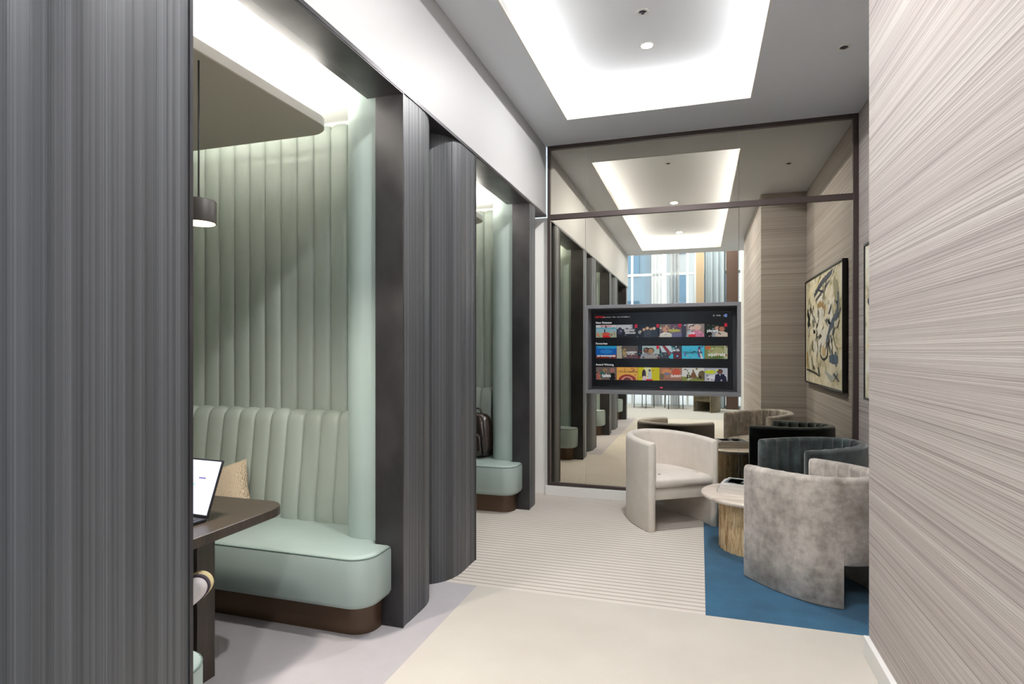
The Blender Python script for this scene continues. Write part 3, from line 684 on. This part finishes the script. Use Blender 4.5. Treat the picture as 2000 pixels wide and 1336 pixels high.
# laptop
lp = empty('laptop', (-2.145, 1.99, .730), radians(180-4), 'open dark laptop showing a pale chart on the booth table', 'laptop')
MB().box(-.17, .17, -.0, .235, 0, .014).build('keyboard_base', M['gunmetal'], lp, bevel=.004)
MB().box(-.15, .15, .03, .125, .0142, .0155).build('keys', M['keys'], lp, bevel=.0005)
MB().box(-.05, .05, .145, .215, .0142, .0146).build('touchpad', M['tvcase'], lp)
lid = empty('lid_hinge', (0, 0, .013)); lid.parent = lp
bpy.data.objects.remove(lid)
tl = Matrix.Translation((0, 0, .013)) @ Matrix.Rotation(radians(20), 4, 'X')
ld = MB().box(-.17, .17, -.008, 0, 0, .245, mtx=tl).build('lid', M['gunmetal'], lp, bevel=.003)
m = MB()
def lq(x0, x1, z0, z1, y, col): 
    vs = [tl @ Vector(v) for v in ((x1, y, z0), (x0, y, z0), (x0, y, z1), (x1, y, z1))]; m.add(vs, [(0, 1, 2, 3)], 0, col)
lq(-.163, .163, .012, .238, .0006, (226, 232, 252)); lq(-.10, -.06, .16, .165, .0009, (120, 90, 170)); lq(.02, .14, .05, .054, .0009, (196, 200, 216))
vs = [tl @ Vector(v) for v in ((.09, .0009, .08), (-.02, .0009, .09), (-.05, .0009, .14), (0, .0009, .125), (.06, .0009, .11))]; m.add(vs, [(0, 1, 2, 3, 4)], 0, (170, 226, 226))
lq(-.02, .1, .2, .203, .0009, (196, 200, 216)); lq(.05, .12, .18, .183, .0009, (196, 200, 216))
m.build('display', attr_mat('laptop_pixels', 1.0, .2), ld)

# cushion
def cushion(name, loc, rot, w, h, t, m_, label):
    n = 16; vs = []; fs = []
    for sgn in (1, -1):
        for i in range(n+1):
            for j in range(n+1):
                u = -1+2*i/n; v = -1+2*j/n
                k = (1-u**4)*(1-v**4); px = u*(1-.10*(1-abs(v))**1.0*(u*u)); pz_ = v*(1-.10*(1-abs(u))*(v*v))
                vs.append((px*w/2, sgn*t/2*k**.55, pz_*h/2))
    N1 = (n+1)**2
    for s_ in (0, 1):
        for i in range(n):
            for j in range(n):
                a = s_*N1+i*(n+1)+j; f = (a, a+1, a+n+2, a+n+1); fs.append(f if s_ else f[::-1])
    o = MB().add(vs, fs).build(name, m_, smooth=80, merge=True); o.location = loc; o.rotation_euler = rot
    return tag(o, label, 'cushion')
cushion('cushion', (-2.745, 2.87, .60), (radians(-16), radians(-14), radians(18)), .33, .32, .15, M['weave'], 'woven beige cushion leaning on the green bench back behind the laptop')

cushion('cushion', (-3.165, 2.87, .62), (radians(-16), 0, radians(4)), .30, .31, .14, M['weave'], 'woven beige cushion at the back end of the first bench, only its edge showing')

# ------------------------------------------------------------------ person sitting at the laptop with crossed legs
def skinned(name, V, E, m_, parent, root=0, sub=2):
    me = bpy.data.meshes.new(name); me.from_pydata([v[0] for v in V], E, []); me.materials.append(m_)
    o = bpy.data.objects.new(name, me); COL.objects.link(o); o.parent = parent
    sk = o.modifiers.new('skin', 'SKIN'); sk.use_smooth_shade = True; sk.branch_smoothing = .6
    lay = me.skin_vertices[0] if me.skin_vertices else None
    if lay is None:
        bpy.context.view_layer.objects.active = o; me.attributes; bpy.ops.mesh.customdata_skin_add() ; lay = me.skin_vertices[0]
    for i, v in enumerate(V):
        r = v[1]; lay.data[i].radius = r if isinstance(r, tuple) else (r, r); lay.data[i].use_root = (i == root)
    sb = o.modifiers.new('s', 'SUBSURF'); sb.levels = sub; sb.render_levels = sub
    return o
PX = -2.15
per = empty('person', (PX, 1.22, .44), 0, 'person in grey jumper and dark trousers at the laptop, one white sneaker showing', 'person')
def pv(x, y, z): return (x-PX, y-1.22, z-.44)
hipL, hipR = (-2.245, 1.22, .535), (-2.055, 1.22, .535)
kneeL, kneeR = (-2.09, 1.60, .655), (-2.07, 1.64, .515)
ankL, ankR = (-2.005, 1.875, .44), (-2.09, 1.70, .10)
trs = [(pv(-2.15, 1.20, .56), (.15, .11)), (pv(*hipL), .085), (pv(-2.17, 1.42, .61), .075), (pv(*kneeL), .062), (pv(-2.05, 1.74, .56), .056), (pv(-2.012, 1.85, .462), .044),
       (pv(*hipR), .085), (pv(-2.06, 1.42, .525), .078), (pv(*kneeR), .064), (pv(-2.08, 1.68, .30), .055), (pv(-2.09, 1.70, .13), .046), (pv(-2.15, 1.20, .68), (.145, .105))]
skinned('trousers', trs, [(0, 1), (1, 2), (2, 3), (3, 4), (4, 5), (0, 6), (6, 7), (7, 8), (8, 9), (9, 10), (0, 11)], M['denim'], per)
def armv(s):
    return [pv(PX+s*.17, 1.20, 1.06), pv(PX+s*.225, 1.22, .99), pv(PX+s*.25, 1.36, .80), pv(PX+s*.17, 1.52, .785), pv(PX+s*.085, 1.66, .775)]
jv = [(pv(-2.15, 1.20, .66), (.15, .108)), (pv(-2.15, 1.19, .82), (.145, .10)), (pv(-2.15, 1.20, .98), (.165, .105)), (pv(-2.15, 1.22, 1.08), (.11, .075)), (pv(-2.15, 1.235, 1.125), .058)]
je = [(0, 1), (1, 2), (2, 3), (3, 4)]
for s_ in (-1, 1):
    a = armv(s_); b0 = len(jv); jv += [(a[0], .075), (a[1], .062), (a[2], .050), (a[3], .043), (a[4], .036)]
    je += [(2, b0), (b0, b0+1), (b0+1, b0+2), (b0+2, b0+3), (b0+3, b0+4)]
skinned('jumper', jv, je, M['shirt'], per)
bv = [(pv(-2.15, 1.20, .70), (.13, .09)), (pv(-2.15, 1.20, .98), (.14, .09)), (pv(-2.15, 1.235, 1.12), .052), (pv(-2.15, 1.265, 1.20), .050), (pv(-2.15, 1.285, 1.26), (.066, .08)), (pv(-2.15, 1.285, 1.33), (.076, .096)), (pv(-2.15, 1.28, 1.38), (.066, .086))]
be = [(i, i+1) for i in range(6)]
for s_ in (-1, 1):
    a = armv(s_); b0 = len(bv)
    bv += [(a[0], .055), (a[1], .045), (a[2], .038), (a[3], .030), (a[4], .024), (pv(PX+s_*.07, 1.70, .772), (.036, .016)), (pv(PX+s_*.06, 1.745, .770), (.038, .014))]
    be += [(1, b0)]+[(b0+i, b0+i+1) for i in range(6)]
    for f_, (dx, ln) in enumerate(((-.030, .058), (-.010, .068), (.010, .064), (.029, .050))):
        c0 = len(bv); x0 = PX+s_*.06+dx
        bv += [(pv(x0, 1.765, .772), .009), (pv(x0, 1.765+ln*.5, .776), .0085), (pv(x0, 1.765+ln*.9, .762), .007)]; be += [(b0+6, c0), (c0, c0+1), (c0+1, c0+2)]
    c0 = len(bv); bv += [(pv(PX+s_*.02, 1.735, .768), .010), (pv(PX+s_*.005, 1.765, .762), .008)]; be += [(b0+5, c0), (c0, c0+1)]
body = skinned('body', bv, be, M['skin'], per)
def ov(c, r, name, m_, par, n=18):
    rings = [[(c[0]+r[0]*cos(a)*cos(b), c[1]+r[1]*cos(a)*sin(b), c[2]+r[2]*sin(a)) for b in [2*pi*k/20 for k in range(20)]] for a in [-pi/2+pi*(i+.3)/n for i in range(n)]]
    return MB().rings(rings).build(name, m_, par, smooth=75)
hc = pv(-2.15, 1.285, 1.315)
ov((hc[0], hc[1]-.018, hc[2]+.030), (.087, .098, .102), 'hair', M['hair'], per)
ov((hc[0], hc[1]+.018, hc[2]-.028), (.066, .082, .090), 'face', M['skin'], per)
MB().rings([[(hc[0]+w*cos(b), hc[1]+y+.6*w*sin(b), hc[2]+z) for b in [2*pi*k/10 for k in range(10)]] for z, y, w in ((.02, .092, .006), (-.01, .102, .009), (-.028, .106, .013), (-.036, .098, .012))]).build('nose', M['skin'], per, smooth=75)
for s_ in (-1, 1):
    ov((hc[0]+s_*.028, hc[1]+.090, hc[2]+.006), (.012, .007, .006), 'eye', M['paperwhite'], per, 8)
    ov((hc[0]+s_*.082, hc[1], hc[2]-.01), (.010, .018, .030), 'ear', M['skin'], per, 10)
ov((hc[0], hc[1]+.093, hc[2]-.058), (.022, .006, .006), 'mouth', mat('lips', (172, 104, 96), .5), per, 8)
def sneaker(heel, toe, nrm, label=None):
    X = (Vector(toe)-Vector(heel)); ln = X.length; X.normalize(); Z = Vector(nrm); Z = (Z-X*Z.dot(X)).normalized(); Y = Z.cross(X)
    mt = Matrix((X, Y, Z)).transposed().to_4x4(); mt.translation = Vector(heel)-Vector((PX, 1.22, .44))
    outl = [(0, 0), (.004, .022), (.03, .032), (.09, .031), (.15, .042), (.20, .045), (.235, .034), (.252, .012)]
    outl = [(x*ln/.255, y) for x, y in outl]; pl = outl+[(x, -y) for x, y in reversed(outl[1:])]
    pl = [(p.x, p.y) for p in cr_closed([Vector(p) for p in pl], 3)]
    def ring(ins, z, zf=None): return [tuple(mt @ Vector((a, b, z if zf is None else zf(a)))) for a, b in inset(pl, ins)]
    so = MB().rings([ring(.004, 0), ring(-.003, .004), ring(-.003, .022), ring(.002, .028)]).build('sneaker_sole', M['sole'], per, smooth=60)
    up = lambda k: (lambda a: .026+k*(.082-.045*min(1, max(0, (a-.07*ln/.255)/(.14*ln/.255)))))
    MB().rings([ring(.002, .024), ring(.003, 0, up(.25)), ring(.008, 0, up(.6)), ring(.016, 0, up(.88)), ring(.024, 0, up(1.0))]).build('sneaker_upper', M['shoe'], per, smooth=70)
    MB().rings([ring(-.001, .026), ring(-.001, .038), ring(.003, .040)]).build('sneaker_trim', M['shoed'], per, smooth=60)
    for k in range(4):
        a = (.10+.022*k)*ln/.255; z = up(1.0)(a)+.003
        MB().tube([tuple(mt @ Vector((a-.004, -.022, z-.006))), tuple(mt @ Vector((a, 0, z+.002))), tuple(mt @ Vector((a+.004, .022, z-.006)))], .0035, 8).build('shoelace', M['shoed'], per, smooth=60)
def cr_closed(P, n):
    out = []; N_ = len(P)
    for j in range(N_):
        p0, p1, p2, p3 = P[(j-1) % N_], P[j], P[(j+1) % N_], P[(j+2) % N_]
        for i in range(n):
            f = i/n; out.append(.5*((2*p1)+(p2-p0)*f+(2*p0-5*p1+4*p2-p3)*f*f+(3*p1-p0-3*p2+p3)*f**3))
    return out
sneaker((-2.05, 1.885, .37), (-1.885, 1.90, .555), (.45, -.75, .05))
sneaker((-2.095, 1.65, .0), (-2.085, 1.90, .0), (0, 0, 1))

# backpack on the second bench
bp = empty('backpack', (-2.02, 5.28, .436), radians(-12), 'glossy dark brown backpack standing on the second booth bench', 'backpack')
def blob(sx, sy, sz, c, name, m_, par, p=.6, n=20):
    rings = []
    for i in range(1, n):
        a = -pi/2+pi*i/n; zz = (abs(sin(a))**p)*(1 if a > 0 else -1); r = cos(a)**p
        rings.append([(c[0]+sx*r*(abs(cos(b))**.75)*(1 if cos(b) > 0 else -1), c[1]+sy*r*(abs(sin(b))**.75)*(1 if sin(b) > 0 else -1), c[2]+sz*zz) for b in [2*pi*k/24+.001 for k in range(24)]])
    return MB().rings(rings).build(name, m_, par, smooth=70)
blob(.15, .085, .21, (0, 0, .211), 'body', M['bag'], bp)
blob(.11, .045, .11, (0, -.085, .13), 'front_pocket', M['bag'], bp)
MB().tube([(-.04, 0, .41), (-.035, -.005, .45), (0, -.005, .465), (.035, -.005, .45), (.04, 0, .41)], .008, 8).build('carry_handle', M['bagfab'], bp, smooth=60)
for sx in (.1, -.1):
    MB().tube([(sx*.6, -.05, .39), (sx*.95, -.10, .36), (sx*1.3, -.13, .26), (sx*1.4, -.12, .16), (sx*1.2, -.08, .06), (sx*.9, -.05, .03)], [.012, .02, .022, .02, .012, .008], 10).build('shoulder_strap', M['bag'], bp, smooth=60)
MB().tube([(.04, -.12, .05), (.05, -.16, .02), (.03, -.19, .012)], .009, 8).build('zip_pull', M['bagfab'], bp, smooth=60)

# ------------------------------------------------------------------ armchairs
OUT = [(.323, 0), (.333, -.12), (.328, -.24), (.308, -.37), (.266, -.49), (.190, -.59), (.098, -.645), (0, -.662)]
def cr(P, n):
    out = []
    for j in range(len(P)-1):
        p0, p1, p2, p3 = P[max(j-1, 0)], P[j], P[j+1], P[min(j+2, len(P)-1)]
        for i in range(n):
            f = i/n; out.append(.5*((2*p1)+(p2-p0)*f+(2*p0-5*p1+4*p2-p3)*f*f+(3*p1-p0-3*p2+p3)*f**3))
    out.append(P[-1]); return out
def armchair(name, x, y, face, m_, label, channels=.0, group='curved tub armchairs around the round table', sc=1.0):
    r = empty(name, (x, y, 0), face, label, 'armchair', group)     # +y local faces forward
    P = [Vector(p) for p in OUT]; P = P+[Vector((-p.x, p.y)) for p in reversed(P[:-1])]
    C = cr(P, 16); n = len(C); T = .068; L_ = [0]
    for a, b in zip(C, C[1:]): L_.append(L_[-1]+(b-a).length)
    tot = L_[-1]; notch = .60; rings = []
    def ring(i, zb, endk=1.0, yshift=0):
        p = C[i]; d = (C[min(i+1, n-1)]-C[max(i-1, 0)]).normalized(); nn = Vector((-d.y, d.x))  # inward normal?
        if nn.dot(Vector((0, -.3))-p) < 0: nn = -nn
        s = L_[i]; k = abs(s-tot/2)/(tot/2)      # 0 back .. 1 arm front
        top = .738-.022*k; t = T
        ch = channels*(sqrt(abs(sin(pi*s/.108)))-1) if channels else 0
        q = []
        # cross-section points (outer bottom -> outer top -> inner top -> inner bottom)
        rr = .03
        sec = [(0.006, zb), (0, zb+.008), (0, zb+(top-zb)*.3), (0, zb+(top-zb)*.6), (0, top-rr)]
        sec += [(rr*(1-cos(radians(a))), top-rr+rr*sin(radians(a))) for a in (20, 45, 70, 90)]
        sec += [(t-rr*(1-cos(radians(a))), top-rr+rr*sin(radians(a))) for a in (90, 70, 45, 20)]
        sec += [(t, top-rr), (t, zb+(top-zb)*.6), (t, zb+(top-zb)*.3), (t, zb+.008), (t-.006, zb)]
        for j, (o_, z) in enumerate(sec):
            if endk < 1:
                o_ = t/2+(o_-t/2)*endk; z = z if z < top-.1 else z-(1-endk)*.012
            if j >= 9 and z > .35: o_ -= ch
            pp = p+nn*o_+Vector((0, yshift)); q.append((pp.x, pp.y, z))
        return q
    for ek, ys in ((.25, .022), (.62, .018), (.86, .010)): rings.append(ring(0, 0, ek, ys))
    for i in range(n):
        side = abs(C[i].x) > .176
        prev = abs(C[i-1].x) > .176 if i else side
        if side != prev: rings.append(ring(i, .245 if prev is False else 0)) if False else None
        if i and side != prev:
            rings.append(ring(i, 0 if prev else .245))
        rings.append(ring(i, 0 if side else .245))
    for ek, ys in ((.86, .010), (.62, .018), (.25, .022)): rings.append(ring(n-1, 0, ek, ys))
    MB().rings(rings).build('tub_shell', m_, r, smooth=55)
    # seat base and cushion
    inn = []
    for p in C:
        if p.y > -.03: continue
        dd = (Vector((0, -.30))-p); inn.append(p+dd.normalized()*(T+.004))
    pl = [(inn[0].x, -.015)]+[(p.x, p.y) for p in inn]+[(inn[-1].x, -.015)]
    MB().rings([[(a, b, z) for a, b in inset(pl, i)] for z, i in ((.245, .006), (.255, 0), (.335, 0), (.345, .006))]).build('seat_base', m_, r, smooth=50)
    cp = [(a*.985, b if b < -.02 else .018) for a, b in inset(pl, .004)]
    # rounded cushion
    cp = cp[:]
    rows_ = [(.346, .028), (.352, .008), (.375, 0), (.40, .002), (.418, .012), (.430, .032), (.440, .075), (.445, .13)]
    MB().rings([[(a, b, z) for a, b in inset(cp, i)] for z, i in rows_]).build('seat_cushion', m_, r, smooth=75)
    r.scale = (sc, sc, 1)
    return r
def facing(dx, dy): return math.atan2(-dx, dy)
armchair('armchair', -.125, 4.995, facing(.558, -.83), M['v_white'], 'cream armchair with open front standing before the mirror', .004)
armchair('armchair', .521, 4.280, facing(-.641, .767), M['v_grey'], 'greige crushed-velvet armchair with its back to the corridor', .016)
armchair('armchair', .620, 5.045, facing(-.887, -.462), M['v_teal'], 'dark teal velvet armchair with ribbed back in the corner', .022)

# round coffee table
ct = empty('coffee_table', (.385, 4.67, 0), 0, 'round travertine coffee table on a veined gold stone drum', 'table')
MB().lathe([(.362, .372), (.372, .376), (.376, .384), (.376, .394), (.372, .399), (.36, .401)], n=72).build('tabletop', M['trav'], ct, smooth=50)
n = 96; MB().rings([[((.246+.005*cos(i*2*pi/n*24))*cos(2*pi*i/n), (.246+.005*cos(i*2*pi/n*24))*sin(2*pi*i/n), z) for i in range(n)] for z in (0, .372)]).build('drum_base', [M['gold']], ct, smooth=50)
def book(name, x, y, z, rz, w, d, t, cov, label, shapes=(), group='books and magazines on the coffee table'):
    r = empty(name, (x, y, z), rz, label, 'book', group)
    MB().box(-w/2+.003, w/2-.003, -d/2+.003, d/2-.001, .002, t-.002).build('pages', M['paperwhite'], r)
    m = MB(); m.box(-w/2, w/2, -d/2, d/2, t-.002, t, col=cov); m.box(-w/2, w/2, -d/2, d/2, 0, .002, col=cov); m.box(-w/2, -w/2+.002, -d/2, d/2, 0, t, col=cov)
    for (x0, x1, y0, y1, c_) in shapes: m.add([(x0*w, y0*d, t+.0004), (x1*w, y0*d, t+.0004), (x1*w, y1*d, t+.0004), (x0*w, y1*d, t+.0004)], [(0, 1, 2, 3)], 0, c_)
    m.build('cover', M['cover'], r)
    return r
bx, by, rz = .315, 4.70, radians(-14)
book('book', bx, by, .401, rz, .34, .25, .034, (214, 206, 200), 'thick pale book at the bottom of the coffee table stack')
book('book', bx+.005, by, .435, rz+.03, .33, .24, .026, (196, 188, 190), 'grey-lilac book in the middle of the coffee table stack')
book('magazine', bx+.015, by-.003, .461, rz-.04, .31, .225, .012, (226, 226, 224), 'black and white magazine on top of the coffee table stack',
     [(-.46, .46, -.44, .44, (70, 78, 84)), (-.4, -.1, -.3, .3, (150, 156, 160)), (.0, .3, -.2, .35, (36, 40, 44)), (-.2, .4, -.4, -.25, (176, 180, 182))])
book('magazine', .615, 4.70, .401, radians(82), .27, .20, .008, (60, 76, 44), 'green-covered magazine lying at the far side of the coffee table', [(-.4, .3, -.3, .3, (110, 128, 70))])

# ------------------------------------------------------------------ ceiling fittings
def fitting(name, x, y, z, label, cat, group, glow=False):
    r = empty(name, (x, y, z), 0, label, cat, group)
    if glow:
        MB().lathe([(.042, -.002), (.056, -.004), (.058, 0)], n=32).build('trim_ring', M['white'], r, smooth=40)
        MB().lathe([(.002, -.003), (.042, -.003)], n=32).build('lens', M['lampglow'], r)
        dl = lamp('downlight_beam', 'AREA', (x, y, z-.012), DOWN, .10, (0, 0, 0), (1, .985, .97)); dl.data.shape = 'DISK'
    else:
        MB().lathe([(.028, -.004), (.042, -.004), (.044, 0)], n=32).build('escutcheon', M['white'], r, smooth=40)
        MB().lathe([(.001, -.006), (.012, -.010), (.026, -.0045), (.028, -.003)], n=24).build('sprinkler_head', M['tvdark'], r, smooth=40)
    return r
GD = 'small round downlights in the ceiling recess'
for yy, l in ((4.55, 'bright round downlight in the ceiling recess near the mirror wall'), (2.09, 'round downlight above the camera, seen reflected in the mirror'), (-.30, 'round downlight at the lobby end, seen reflected in the mirror')):
    fitting('downlight', -.38, yy, zt, l, 'downlight', GD, True)
fitting('sprinkler', -.37, 4.09, zt, 'small dark sprinkler head in the ceiling recess beside the downlight', 'sprinkler', 'ceiling sprinklers')
fitting('sprinkler', .93, 4.49, CEIL, 'small dark sprinkler head in the grey ceiling near the alcove', 'sprinkler', 'ceiling sprinklers')
sd = empty('smoke_detector', (-1.78, 2.04, 2.88), 0, 'round white smoke detector on the first booth ceiling', 'smoke detector')
MB().lathe([(.028, -.034), (.036, -.030), (.040, -.016), (.052, -.012), (.054, 0)], n=40).build('housing', M['white'], sd, smooth=40)
MB().lathe([(.001, -.036), (.014, -.036), (.015, -.033)], n=24).build('sensor', M['tvcase'], sd)

# ------------------------------------------------------------------ lobby behind the camera, seen in the mirror
GY = -4.25
struct(MB().box(3.9, 4, -4.6, .1, 0, 5.2).build('wall_lobby', M['white']), 'lobby side wall')
struct(MB().box(-6, -5.9, -4.6, END, 0, 5.2).build('wall_lobby', M['white']), 'lobby far side wall')
struct(MB().box(-6, -1.64, END-.06, END, 0, 5.2).build('wall_lobby', M['white']), 'lobby wall beside the booths')
struct(MB().box(RW+.02, 4, .0, .04, 0, 5.2).build('wall_lobby', M['white']), 'lobby wall beside the corridor')
struct(MB().box(.93, 1.10, -3.6, -3.3, 0, 5.2).build('pillar_lobby', M['white'], bevel=.01), 'white lobby pillar')
w = MB(); 
for x in (-5.9, -4.6, -3.4, -1.86, -1.70, -.86, -.30, -.11, 1.3, 2.6, 3.88): w.box(x-.025, x+.025, GY-.05, GY+.05, 0, 5.2)
for z in (.03, .95, 3.43, 5.17): w.box(-5.9, 3.9, GY-.04, GY+.04, z-.03, z+.03)
wf = struct(w.build('window_1', M['alu']), 'tall glazed lobby front')
g = MB().box(-5.9, 3.9, GY-.004, GY+.004, 0.02, 5.2).build('window_1_pane', M['glass'], wf)
struct(MB().box(-.09, .10, GY+.2, GY+.32, 0, 5.2).build('pillar_timber', M['tanpost']), 'tan timber post by the lobby window')
struct(MB().box(.62, .90, GY+.25, GY+.35, 0, 5.2).build('wall_timber', M['brownwall']), 'brown timber panel in the lobby')
def curtain(x0, x1, y, name, m_, label, z0=.02, amp=.035, wl=.14, group='lobby curtains'):
    n = int((x1-x0)/.012); a = [(x0+(x1-x0)*i/n, y+amp*sin(2*pi*i/n*(x1-x0)/wl)+.3*amp*sin(9*i/n)) for i in range(n+1)]
    b = [(x, yy+.006) for x, yy in reversed(a)]
    return tag(MB().prism(a+b, z0, 5.18).build(name, m_, smooth=60), label, 'curtain', group)
curtain(.11, .61, GY+.2, 'curtain', M['drape'], 'slate blue drape beside the tan post, reflected in the mirror')
curtain(-1.20, -.92, GY+.15, 'curtain', M['sheer'], 'gathered white sheer curtain at the lobby window', amp=.03, wl=.09)
curtain(-.72, -.5, GY+.15, 'curtain', M['sheer'], 'narrow white sheer beside the tan post at the lobby window', amp=.03, wl=.09)
armchair('armchair', .06, -3.05, facing(-.6, .8), M['v_olive'], 'small olive armchair far off in the lobby, reflected under the television', .004, 'lobby seats', .8)
def side_chair(x, y, rz, label):
    r = empty('side_chair', (x, y, 0), rz, label, 'chair', 'dark metal chairs by the lobby window')
    MB().box(-.2, .2, -.2, .2, .44, .46).build('seat', M['black'], r, bevel=.006)
    MB().box(-.2, .2, .18, .2, .62, .82).build('backrest', M['black'], r, bevel=.006)
    for a in (-1, 1):
        for b in (-1, 1): MB().tube([(a*.18, b*.18, 0), (a*.17, b*.17, .445)], .010, 8).build('leg', M['black'], r, smooth=60)
        MB().tube([(a*.18, .19, .45), (a*.18, .195, .8)], .010, 8).build('back_post', M['black'], r, smooth=60)
side_chair(-1.35, -3.75, .5, 'dark metal chair by the lobby window near the sheer curtain')
side_chair(-.62, -3.75, -.3, 'dark metal chair by the lobby window near the tan post')
# buildings across the street
def facade(name, x0, x1, y, zt_, m_, label, nx, nz):
    r = empty(name, ((x0+x1)/2, y, 0), 0, label, 'building', 'buildings across the street')
    MB().box(-(x1-x0)/2, (x1-x0)/2, -4, 0, -6, zt_).build('wall', m_, r)
    for i in range(nx):
        for j in range(nz):
            w_ = (x1-x0)/nx; X = -(x1-x0)/2+w_*(i+.5); Z = -2+(zt_+2)/nz*(j+.5)
            MB().box(X-w_*.32, X+w_*.32, .0, .05, Z-(zt_+2)/nz*.32, Z+(zt_+2)/nz*.32).build('window', M['glassy'], r)
M['glassy'] = mat('facade_glass', (96, 124, 146), .1, .3)
facade('office_building', -6.5, -2.4, -16, 20, M['facade'], 'blue-grey office block across the street, seen through the lobby window', 3, 7)
facade('office_building', -1.6, 3.0, -19, 11, M['facadew'], 'pale office block beside the blue-grey one across the street', 4, 5)
struct(MB().box(-40, 40, -50, -4.7, -.2, -.06).build('ground', mat('pavement', (170, 172, 174), .8)), 'pale street paving outside')
